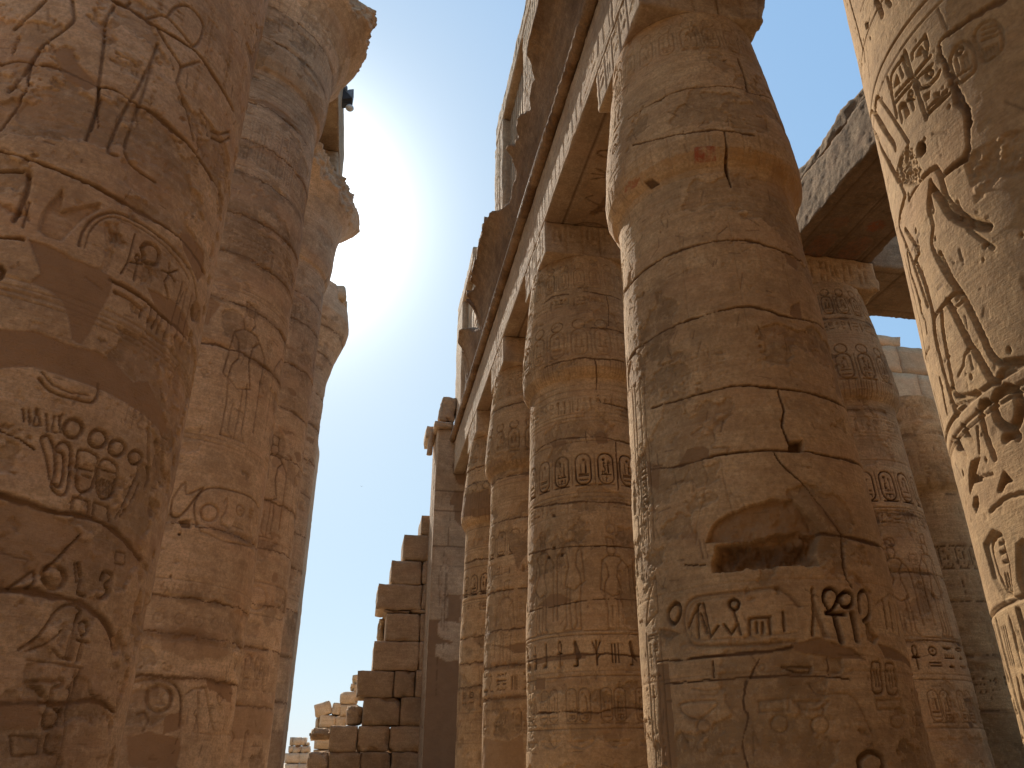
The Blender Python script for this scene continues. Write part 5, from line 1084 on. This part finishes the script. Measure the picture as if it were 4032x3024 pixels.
def end_pier():
    t = thing('end_pier', (3.6, 33, 0), 'tall square pier closing the right-hand row, its lower half covered in smooth dark plaster', 'pier')
    g = zoomed(1500, 1400, 2.07375); k5 = zoomed(1000, 2000, 1.3012)
    zs = [at(*p, 'Y', 32.4)[2] for p in g((455, 612), (455, 670), (455, 877), (440, 1100), (430, 1262), (420, 1392), (410, 1552))] + [at(*p, 'Y', 32.4)[2] for p in k5((900, 190), (900, 297), (895, 440), (890, 575), (880, 760), (870, 960))] + [0.0]
    zs = [15.25] + zs[1:]
    rnd = random.Random(2)
    X = lambda pts: [(at(*p, 'Y', 32.4)[0] - 2.66, at(*p, 'Y', 32.4)[2]) for p in pts]
    def fr(R, L, H):
        for z in zs[1:-1]: R.hline(z, .018, .018, dark=.6, wob=.01)
        for a, b in zip(zs[:-1], zs[1:]): xx = rnd.uniform(.35, .85); R.groove([(xx, a), (xx, b)], .016, .016, dark=.5, wob=.02)
        for P in (k5((905, 450), (995, 455), (990, 560), (960, 575), (1055, 590), (1060, 445), (1010, 445)),):
            R.area(X(P), .02, .003, 'mortar', .9, wob=.05)
        R.area(X(k5((848, 560), (890, 575), (960, 572), (935, 600), (940, 660), (1040, 690), (930, 700), (930, 760), (990, 790), (1040, 780), (1080, 790), (1040, 1400), (830, 1400))), .02, .003, 'mortar', 1, wob=.06)
        R.area(X(g((575, 880), (625, 890), (700, 900), (690, 1060), (630, 1050), (600, 960))), .03, .004, 'mortar', .9, wob=.05); R.area(X(g((600, 1105), (680, 1100), (660, 1400), (600, 1340), (600, 1220), (560, 1230), (560, 1190))), .03, .004, 'mortar', .9, wob=.05)
        figure(R, .2, 6.4, .8, 3.4, .025, lw=.024); text_h(R, .1, 1.0, 11.6, 12.3, rnd, .016)
    def side(R, L, H):
        for z in zs[1:-1]: R.hline(z, .018, .018, dark=.6)
        for z in np.arange(1.5, H, .9): sign(R, rnd.choice(TALL), .4, z, .7, .75, .03)
    def bat(P):
        P = P.copy(); P[:, 0] += (1 - np.clip((P[:, 0] - 2.66) / 1.0, 0, 1)) * .12 * P[:, 2] / 15.2; return P
    carved('shaft', (2.66, 32.4, 0), (5.9, 34.8, 15.25), M_WALL, t, (.06, .1, .06), {'-y': fr, '-x': side}, .012, .04, 31, bat)
    masonry('coping', [((2.62, 32.2, 15.26), (3.5, 34.8, 15.58)), ((2.32, 33.2, 15.1), (2.75, 34.8, 15.75), dict(chip=.12))], M_WALL, t, sub=.15, amp=.05, chip=.09)
    n = 12; Vs = []; Z = np.linspace(14.3, 15.5, 14); V = np.array([[2.50 + .05 * (z - 14.3) + .13 * math.cos(2 * math.pi * k / n), 33.3 + .13 * math.sin(2 * math.pi * k / n), z] for z in Z for k in range(n)])
    V[:, 0] += .03 * fbm(V[:, 2] * 3, V[:, 1] * 3, 2, 3); idx = np.arange(len(V)).reshape(len(Z), n); F = np.stack([idx[:-1], np.roll(idx, -1, 1)[:-1], np.roll(idx, -1, 1)[1:], idx[1:]], -1).reshape(-1, 4).tolist(); F += [list(idx[0][::-1]), list(idx[-1])]
    mesh_obj('torus_moulding', V, F, M_WALL, t)
    o = rough_block('broken_block', (2.86, 32.3, 15.6), (3.56, 33.2, 16.92), M_WALL, None, .07, .10, .22, 5, tilt=-6)
    tag(o, 'jagged lump of broken cornice standing alone on top of the square end pier', 'stone block')
    # left pier of the doorway, seen edge-on past the last great column
    def sd(R, L, H):
        for z in zs[1:-1]: R.hline(z, .018, .015, dark=.35)
    def bat2(P):
        P = P.copy(); P[:, 0] += .06 * P[:, 2] / 15.; return P
    o = carved('end_pier', (-4.6, 32.4, 0), (-2.56, 34.8, 14.6), M_PALE, None, (.2, .15, .1), {'+x': sd}, .012, .03, 37, bat2)
    tag(o, 'pale sunlit edge of a tall pier showing behind the farthest great column on the left', 'pier')

def stepped_wall():
    Y = 34.85; k5 = zoomed(1000, 2000, 1.3012)
    rows = [(38, 135, [(858, 905)]), (135, 268, [(765, 905)]), (268, 392, [(703, 860), (862, 905)]), (392, 520, [(632, 860), (862, 905)]), (520, 540, [(664, 800), (802, 900)]), (540, 682, [(675, 850), (852, 900)]), (682, 833, [(612, 845), (847, 890)]), (833, 970, [(530, 715), (718, 825), (827, 885)]),
            (970, 1115, [(557, 750), (752, 870)]), (1115, 1250, [(385, 528), (530, 695), (697, 870)]), (1250, 1350, [(272, 380), (382, 545), (547, 700), (702, 865)])]
    bl = []
    for y0, y1, xs in rows:
        for x0, x1 in xs:
            a = at(*k5((x0, y0))[0], 'Y', Y); b = at(*k5((x1, y1))[0], 'Y', Y); am = at(*k5(((x0 + x1) / 2, y0))[0], 'Y', Y); bm = at(*k5(((x0 + x1) / 2, y1))[0], 'Y', Y)
            bl.append(((at(*k5((x0, (y0 + y1) / 2))[0], 'Y', Y)[0], Y, bm[2] + .004), (at(*k5((x1, (y0 + y1) / 2))[0], 'Y', Y)[0], Y + 2.2, am[2] - .004), dict(chip=random.Random(x0 + y0).choice((.05, .07, .15)), amp=random.Random(x0 * 3 + y0).choice((.02, .03, .06)))))
    zb = at(*k5((500, 1350))[0], 'Y', Y)[2]; z = zb
    x0w = at(*k5((268, 1340))[0], 'Y', Y)[0]
    while z > .05:
        z2 = max(0, z - .85); x = x0w - .05
        while x < 3.0: w_ = 1.5 + .3 * math.sin(x * 5 + z); bl.append(((x, Y, z2 + .004), (min(x + w_, 3.1), Y + 2.2, z - .004))); x += w_ + .006
        z = z2
    o = masonry('ruined_wall', bl, M_WALL, None, sub=.11, amp=.022, chip=.06)
    tag(o, 'ruined wall of big blocks stepping down like stairs to the left of the end pier', 'wall')
    # a broken corner stone and low ledge stones on the wall end, catching the sun
    for q, (x0, y0, x1, y1, dy, lab) in enumerate(((478, 1012, 553, 1113, .3, 'split angular stone leaning at the foot of the stair-like wall, bright on its left edge'),
                                              (288, 1130, 384, 1188, .1, 'low rough stone topped with sun at the very left end of the stair-like wall'),
                                              (640, 565, 668, 682, 1.6, 'thin pale stone peeping out behind the fifth step of the ruined wall'))):
        a = at(*k5((x0, y0))[0], 'Y', Y + dy); b = at(*k5((x1, y1))[0], 'Y', Y + dy)
        o = rough_block('wall_stone', (a[0], Y + dy, b[2]), (b[0], Y + dy + 1.2, a[2]), M_WALL if q < 2 else M_PALE, None, .09, .07, .16, q * 3 + 41); tag(o, lab, 'stone block')
    c6 = zoomed(1100, 2500, 2.765)
    # heap of squared blocks farther off
    Y2 = 41.0
    B = [((800, 430), (872, 525), 0, 'small square block at the very top of the sunlit heap behind the ruined wall'), ((774, 530), (820, 586), 8, 'knob-like little stone sticking out left below the topmost heap block'), ((816, 528), (872, 622), 0, 'narrow block under the topmost one of the sunlit heap'),
         ((668, 612), (850, 752), 0, 'long flat-topped block, upper of the two wide ones in the sunlit heap'), ((663, 757), (850, 895), 0, 'long block directly under the wide flat-topped one in the heap'), ((390, 730), (556, 878), -17, 'big tilted block at the upper left of the sunlit heap, against the sky'),
         ((578, 738), (663, 870), 6, 'small tilted block between the big tilted one and the long blocks'), ((440, 868), (608, 1012), 2, 'square bright-faced block beneath the big tilted one'), ((614, 892), (722, 1004), 0, 'small grey block right of the square bright-faced block'), ((398, 880), (438, 1020), 0, 'narrow shaded upright stone at the left foot of the heap')]
    for i, (p, q, r_, lab) in enumerate(B):
        a = at(*c6(p)[0], 'Y', Y2); b = at(*c6(q)[0], 'Y', Y2); dp = .5 * (i % 3)
        o = rough_block('heap_block', (a[0], Y2 + (.35 if i in (9,) else 0), b[2]), (b[0], Y2 + 1.6, a[2]), M_PALE, None, .12, .05, .12, i * 5 + 2, tilt=-r_); tag(o, lab, 'stone block', 'blocks heaped beyond the ruined wall')
    a = at(*c6((392, 1016))[0], 'Y', Y2)
    bl = []
    z = a[2]; 
    while z > .1:
        z2 = max(0, z - .9); x = a[0]
        while x < 3: bl.append(((x, Y2 - .1, z2 + .003), (x + 1.6, Y2 + 2, z - .003))); x += 1.605
        z = z2
    o = masonry('heap_base_wall', bl, M_PALE, None, sub=.3, amp=.03, chip=.07); tag(o, 'low block wall under the heap, its left end just showing beside the ruined wall', 'wall')
    # distant pale wall down in the gap
    Y3 = 62.; rows = [(1112, 1205, [(118, 150), (152, 240), (240, 286)]), (1163, 1205, [(286, 320)]), (1208, 1285, [(98, 148), (148, 236), (236, 330)]), (1285, 1400, [(60, 218), (220, 330)]), (1400, 1520, [(60, 200), (202, 330)])]
    bl = []
    for y0, y1, xs in rows:
        for x0, x1 in xs:
            a = at(*c6((x0, y0))[0], 'Y', Y3); b = at(*c6((x1, y1))[0], 'Y', Y3); bl.append(((a[0], Y3, max(b[2], 0) + .01), (b[0] - .01, Y3 + 2, a[2])))
    o = masonry('distant_wall', bl, M_PALE, None, sub=.3, amp=.05, chip=.1); tag(o, 'small pale wall of squared blocks far off in the gap at the bottom, left of the ruined wall', 'wall')

def right_side():
    rnd = random.Random(55)
    t = thing('architrave', (11, 9, 13.1), 'rough weathered beam of the second row at upper right, with painted name rings on its underside', 'architrave')
    def rough_face(R, L, H):
        S, T = np.meshgrid(R.S, R.Z); R.D += .022 * fbm(S * 3, T * 3, 5, 5) + .012 * fbm(S * 10, T * 10, 8, 3)
    def soff(R, L, H):
        mid = H / 2
        for tt_ in (.28, .34, mid - .03, mid + .05, H - .34, H - .28): R.groove([(.05, tt_), (L - .05, tt_)], .026, .014, dark=.7)
        for side in (0, 1):
            lo_, hi_ = (.42, mid - .12) if side == 0 else (mid + .14, H - .42); x = L - 1.95
            R.groove(rr(x, lo_, x + 1.55, hi_, .3), .03, .02, closed=True, dark=.5); R.area(rr(x + .05, lo_ + .05, x + 1.5, hi_ - .05, .3), 0, .002, 'red', .38, wob=.03, flatten=0)
            R.area(_P(_ell(.5, .5, .5, .5), x + .95, lo_ + .2, .45, .45), .01, .002, 'red', .9, wob=.01, flatten=0); text_h(R, x + .15, x + .9, lo_ + .12, hi_ - .12, rnd, .014, .45)
            R.area(_P(_ell(.5, .5, .5, .5), x - .6, lo_ + .15, .45, .45), .01, .002, 'red', .85 if side == 0 else .3, wob=.01, flatten=0)
            text_h(R, .2, x - .7, lo_ + .05, hi_ - .05, rnd, .018, .5)
        R.area([(0, 0), (L, 0), (L, H), (0, H)], 0, .002, 'ochre', .25, wob=.2, flatten=0); R.m['joint'] = np.maximum(R.m['joint'], .35)  # ochre wash, then the entire underside tinted darker
    carved('beam', (9.81, -10, 13.1), (12.26, 1.49, 14.8), M_WEATH, t, .4)
    carved('beam', (9.81, 1.5, 13.1), (12.26, 15.35, 14.40), M_WEATH, t, (.045, .045, .045), {'-x': rough_face, '-z': soff}, .012, .05, 61)
    def top(P):
        P = P.copy(); w_ = np.clip((P[:, 2] - 14.55) / .3, 0, 1); P[:, 2] += w_ * (.22 * fbm(P[:, 1] * .8, P[:, 0] * .6, 4, 5) - .02 + .05 * fbm(P[:, 1] * 5, P[:, 0] * 5, 9, 3)); P[:, 0] += (P[:, 0] < 11) * .10 * np.abs(fbm(P[:, 1] * 1.1, P[:, 2] * 2, 14, 4)); return P
    carved('beam', (9.87, 1.5, 14.44), (12.2, 15.3, 14.86), M_WEATH, t, (.12, .06, .06), {'-x': rough_face}, .03, .06, 62, top)
    def face(R, L, H):
        x = .1
        while x < L - .2: R.groove([(x, .15), (x + .05, H - .15)], .02, .028, dark=.3); x += rnd.uniform(.12, .26)
        text_h(R, .2, L * .5, .3, H - .1, rnd, .02)
    o = carved('abacus', (9.84, 14.35, 12.2), (12.3, 16.5, 13.095), M_PALEC, None, .04, {'-x': face, '-y': face}, .012, .045, 63); tag(o, 'square block with long slanting cuts, on the pale second-row column under the painted beam', 'abacus')
    def soff2(R, L, H):
        for tt_ in (.4, .8, 1.2, H - .6, H - 1.0): R.groove([(.05, tt_), (L - .05, tt_)], .03, .015, dark=.6)
        for s_ in np.arange(.2, L, .35): R.groove([(s_, .1), (s_, H - .1)], .03, .014, dark=.45)
        R.area([(0, 0), (L, 0), (L, H), (0, H)], 0, .002, 'ochre', .35, wob=.3, flatten=0)
    o = carved('cross_beam', (12.42, 14.56, 13.1), (17.5, 16.85, 14.5), M_WEATH, None, .07, {'-z': soff2}, .02, .05, 64); tag(o, 'dark-bellied beam crossing between the second and third rows at right, a strip of sky beneath it', 'beam')
    # pylon wall
    bl = []; zs = [0, 2.4, 4.9, 7.4, 9.8, 12.2, 14.6, 17.0, 19.45, 21.8, 23.6, 24.3]; r2 = random.Random(4)
    for i, (a, b) in enumerate(zip(zs[:-1], zs[1:])):
        x = 8.5
        while x < 46:
            w_ = r2.uniform(1.6, 3.0)
            if i == 9: w_ = 3.0 if 26 < x < 31 else w_
            if i == 10 and not (26 < x < 30.2): x += w_; continue
            bl.append(((x, 35.0 + r2.uniform(0, .04), a + .008), (x + w_, 38.5, b - .008))); x += w_ + .012
    o = masonry('pylon_wall', bl, M_PYL, None, sub=.5, amp=.05, chip=.07); tag(o, 'massive warm-lit wall of large blocks glimpsed at right between the pale column and the sunlit one', 'wall')
M_PYL = stone('pylon_sandstone', (.50, .28, .135), (.66, .385, .20), (.76, .49, .28))

def left_top():
    t = thing('roof_beam', (-4, 20, 21.3), 'high roof beam spanning the second and third great columns on the left, its edge bright against the sun glow', 'beam')
    rnd = random.Random(6)
    def so_(R, L, H):
        for q in (.5, 1.2, 1.95, 2.8): R.groove([(0, q), (L, q)], .03, .02, dark=.5)
        text_h(R, .3, L - .3, 2.1, 2.7, rnd, .02, .2); R.area([(0, 0), (L, 0), (L, H), (0, H)], 0, .01, 'joint', .3, wob=.4, flatten=0)  # last area tints the full underside darker
    def fx(R, L, H):
        text_h(R, .3, L - .3, .3, 1.6, rnd, .02, .15); R.groove([(L * .7, 0), (L * .6, 1.0), (L * .72, 2)], .02, .03, dark=.6, wob=.1)
    carved('beam', (-5.95, 15.7, 21.3), (-2.04, 24.3, 23.25), M_ARCH, t, (.08, .06, .08), {'-z': so_, '+x': fx}, .02, .05, 71)
    for y, lab in ((15.75, 'out of sight on the second great column'), (23.15, 'on the broken capital of the third great column, under the high roof beam')):
        if y < 20: continue
        o = carved('abacus', (-5.93, y - 1.35, 20.44), (-2.06, y + 1.2, 21.295), M_ARCH, None, .07, None, .015, .05, 72); tag(o, 'grey block ' + lab, 'abacus')
    cL = zoomed(1200, 900, 2.765); Y = 29.3
    A = lambda x, y, Y=Y: at(*cL((x, y))[0], 'Y', Y)
    z0 = 20.45; t = thing('stepped_block', (-4.1, 30.5, 20.4), 'small stepped stone crowning the rounded capital of the farthest great column', 'stone block')
    top = A(300, 575)[2]; mid = A(340, 770)[2]
    def sk(P):
        P = P.copy(); w_ = np.clip((P[:, 2] - mid) / (top - mid), 0, 1); P[:, 0] -= (P[:, 0] > -3.5) * w_ * (A(390, 770)[0] - A(343, 600)[0]); return P
    rough_block('upper_stone', (-5.2, Y, mid), (A(392, 770)[0], Y + 2.2, top), M_PALE, t, .15, .02, .05, 3, skew=sk)
    rough_block('lower_stone', (-5.5, Y - .1, z0), (A(470, 850)[0] - .1, Y + 2.4, mid - .006), M_PALE, t, .15, .05, .12, 4)

def lamps():
    c8 = zoomed(1150, 0, 2.37); Y = 20.5
    A = lambda x, y, Y=Y: at(*c8((x, y))[0], 'Y', Y)
    mt = plain('lamp_housing', (.045, .04, .036), .8); gl = plain('lamp_glass', (.22, .21, .20), .3); wh = plain('white_enamel', (.78, .78, .74), .4); gy = plain('galvanised', (.16, .15, .14), .7)
    def poly(name, pts, y0, y1, mat, par):
        n = len(pts); V = [(p[0], y0, p[2]) for p in pts] + [(p[0], y1, p[2]) for p in pts]; F = [list(range(n))[::-1], list(range(n, 2 * n))] + [[i, (i + 1) % n, n + (i + 1) % n, n + i] for i in range(n)]
        o = mesh_obj(name, V, F, mat, par, smooth=False); b = o.modifiers.new('bevel', 'BEVEL'); b.width = .012; b.segments = 2; return o
    t = thing('floodlight', tuple(A(530, 880)), 'dark angular floodlight fixed to the edge of the high roof beam on the left', 'floodlight')
    poly('housing', [A(450, 925), A(560, 915), A(490, 835), A(450, 835)], Y, Y + .45, mt, t)
    poly('reflector', [A(563, 912), A(577, 825), A(528, 830), A(500, 850)], Y + .02, Y + .4, gy, t)
    poly('glass', [A(556, 905), A(568, 836), A(530, 840), A(515, 858)], Y + .008, Y + .019, gl, t)
    V = []; 
    a = A(490, 800); r = A(520, 800)[0] - a[0]
    n = 14; V = [(a[0] + r * math.cos(2 * math.pi * k / n), Y + q, a[2] - .02 + r * math.sin(2 * math.pi * k / n)) for q in (.05, .3) for k in range(n)]
    mesh_obj('mount', V, [list(range(n))[::-1], list(range(n, 2 * n))] + [[i, (i + 1) % n, n + (i + 1) % n, n + i] for i in range(n)], gy, t)
    c = A(538, 978); rr_ = (A(578, 978)[0] - A(498, 978)[0]) / 2
    t = thing('dish_lamp', tuple(c), 'small round white lamp hanging just under the floodlight', 'lamp')
    n, m = 20, 9; V = []
    for i in range(m):
        f_ = math.pi * (i + .5) / m
        for k in range(n): V.append((c[0] + rr_ * math.sin(f_) * math.cos(2 * math.pi * k / n), Y + .15 + rr_ * math.sin(f_) * math.sin(2 * math.pi * k / n), c[2] + rr_ * .72 * math.cos(f_)))
    idx = np.arange(n * m).reshape(m, n); F = np.stack([idx[:-1], idx[1:], np.roll(idx, -1, 1)[1:], np.roll(idx, -1, 1)[:-1]], -1).reshape(-1, 4).tolist() + [list(idx[0]), list(idx[-1][::-1])]
    mesh_obj('globe', V, F, wh, t)
    p, q = A(538, 950), A(538, 925); w_ = .02
    poly('stem', [A(530, 952), A(546, 952), A(546, 930), A(530, 930)], Y + .1, Y + .16, mt, t); poly('bracket', [A(485, 938), A(552, 938), A(552, 930), A(485, 930)], Y + .09, Y + .15, mt, t)

def birds():
    m = plain('dark_feathers', (.05, .045, .04), .8)
    p = at(781, 1051, 'Y', 150.); V = []; F = []
    body = [(-.16, 0, .01), (-.05, .03, .03), (-.05, -.03, .03), (-.05, 0, -.03), (.08, .025, .02), (.08, -.025, .02), (.08, 0, -.03), (.15, 0, .02)]
    F = [(0, 1, 3), (0, 3, 2), (0, 2, 1), (1, 4, 6, 3), (3, 6, 5, 2), (2, 5, 4, 1), (4, 7, 6), (6, 7, 5), (5, 7, 4)]
    V = list(body)
    for s in (1, -1):
        b = len(V); V += [(-.04, .02 * s, .03), (.06, .02 * s, .03), (.05, .16 * s, .09), (-.02, .17 * s, .08), (-.02, .34 * s, .02), (.01, .02 * s, .015), (.02, .16 * s, .075)]
        F += [(b, b + 1, b + 2, b + 3), (b + 3, b + 2, b + 4), (b, b + 3, b + 6, b + 5), (b + 5, b + 6, b + 2, b + 1), (b + 3, b + 4, b + 6), (b + 2, b + 6, b + 4)]
    o = mesh_obj('bird', [(p[0] + v[1], p[1] + v[0], p[2] + v[2]) for v in V], F, m); tag(o, 'tiny dark bird gliding in the open sky between the two rows', 'bird')

def hidden_rows():
    for j, (xa, xb) in enumerate(((5.9, 9.75), (12.3, 16.9))):
        y = -15.0; k = 0
        while y < 3.6:
            o = rough_block('shade_slab', (xa - .6, y, 14.88 + .02 * k), (xb + .3, y + 1.55, 15.5), M_WEATH, None, .5, .03, .05, k + 9 * j); tag(o, 'roofing slab over the side aisle, outside the photo at the viewer\'s right', 'light-blocking slab', 'unseen slabs added beside the viewer to block skylight'); y += 1.57; k += 1  # slabs added out of frame to block skylight and darken the right column
    bl = []
    for i in range(10):
        x = -45 + (i % 2) * 1.5
        while x < 46: bl.append(((x, -19.0, i * 2.3), (x + 2.98, -16.0, i * 2.3 + 2.28))); x += 3
    o = masonry('pylon_wall', bl, M_REAR, None, sub=1.5, amp=.04, chip=.05); tag(o, 'pylon wall closing the hall on the viewer\'s side, outside the photo', 'wall')
    G3 = 'aisle columns screened by the nearer ones'
    for x, y, sd in ((4.69, -2.6, 9), (4.69, -8.2, 10), (11.0, -2.6, 11), (11.0, -8.2, 12), (17.3, 8.75, 13), (17.3, 3.0, 14), (17.3, -2.6, 15), (-4.0, .95, 16), (17.3, -8.2, 17), (4.69, -13.8, 18), (11.0, -13.8, 19), (11.0, 8.75, 5), (11.0, 3.0, 6), (11.0, 20.9, 8), (17.3, 15.4, 7)):
        c = Column(x, y, SIDE_P, .12, (0, 12.2), 100, seed=sd); t = thing('side_column', (x, y, 0), 'aisle column standing wholly behind nearer columns on the right', 'column', G3); c.finish(t, M_SIDE, 8.93)

import sys, time
T0 = time.time()
ground(); first_row_beams(); cornice(); clerestory(); end_pier(); stepped_wall(); right_side(); left_top(); lamps(); birds(); hidden_rows()
print('structure', round(time.time() - T0, 1))
Q = 1.0
for fn in (do_L1, do_L2, do_L3, do_L4, do_R0, do_R1, do_R2, do_R3, do_R4, do_Rb, do_Rc):
    t1 = time.time(); fn(fn.__defaults__[0] * Q); print(fn.__name__, round(time.time() - t1, 1))
print('total', round(time.time() - T0, 1))
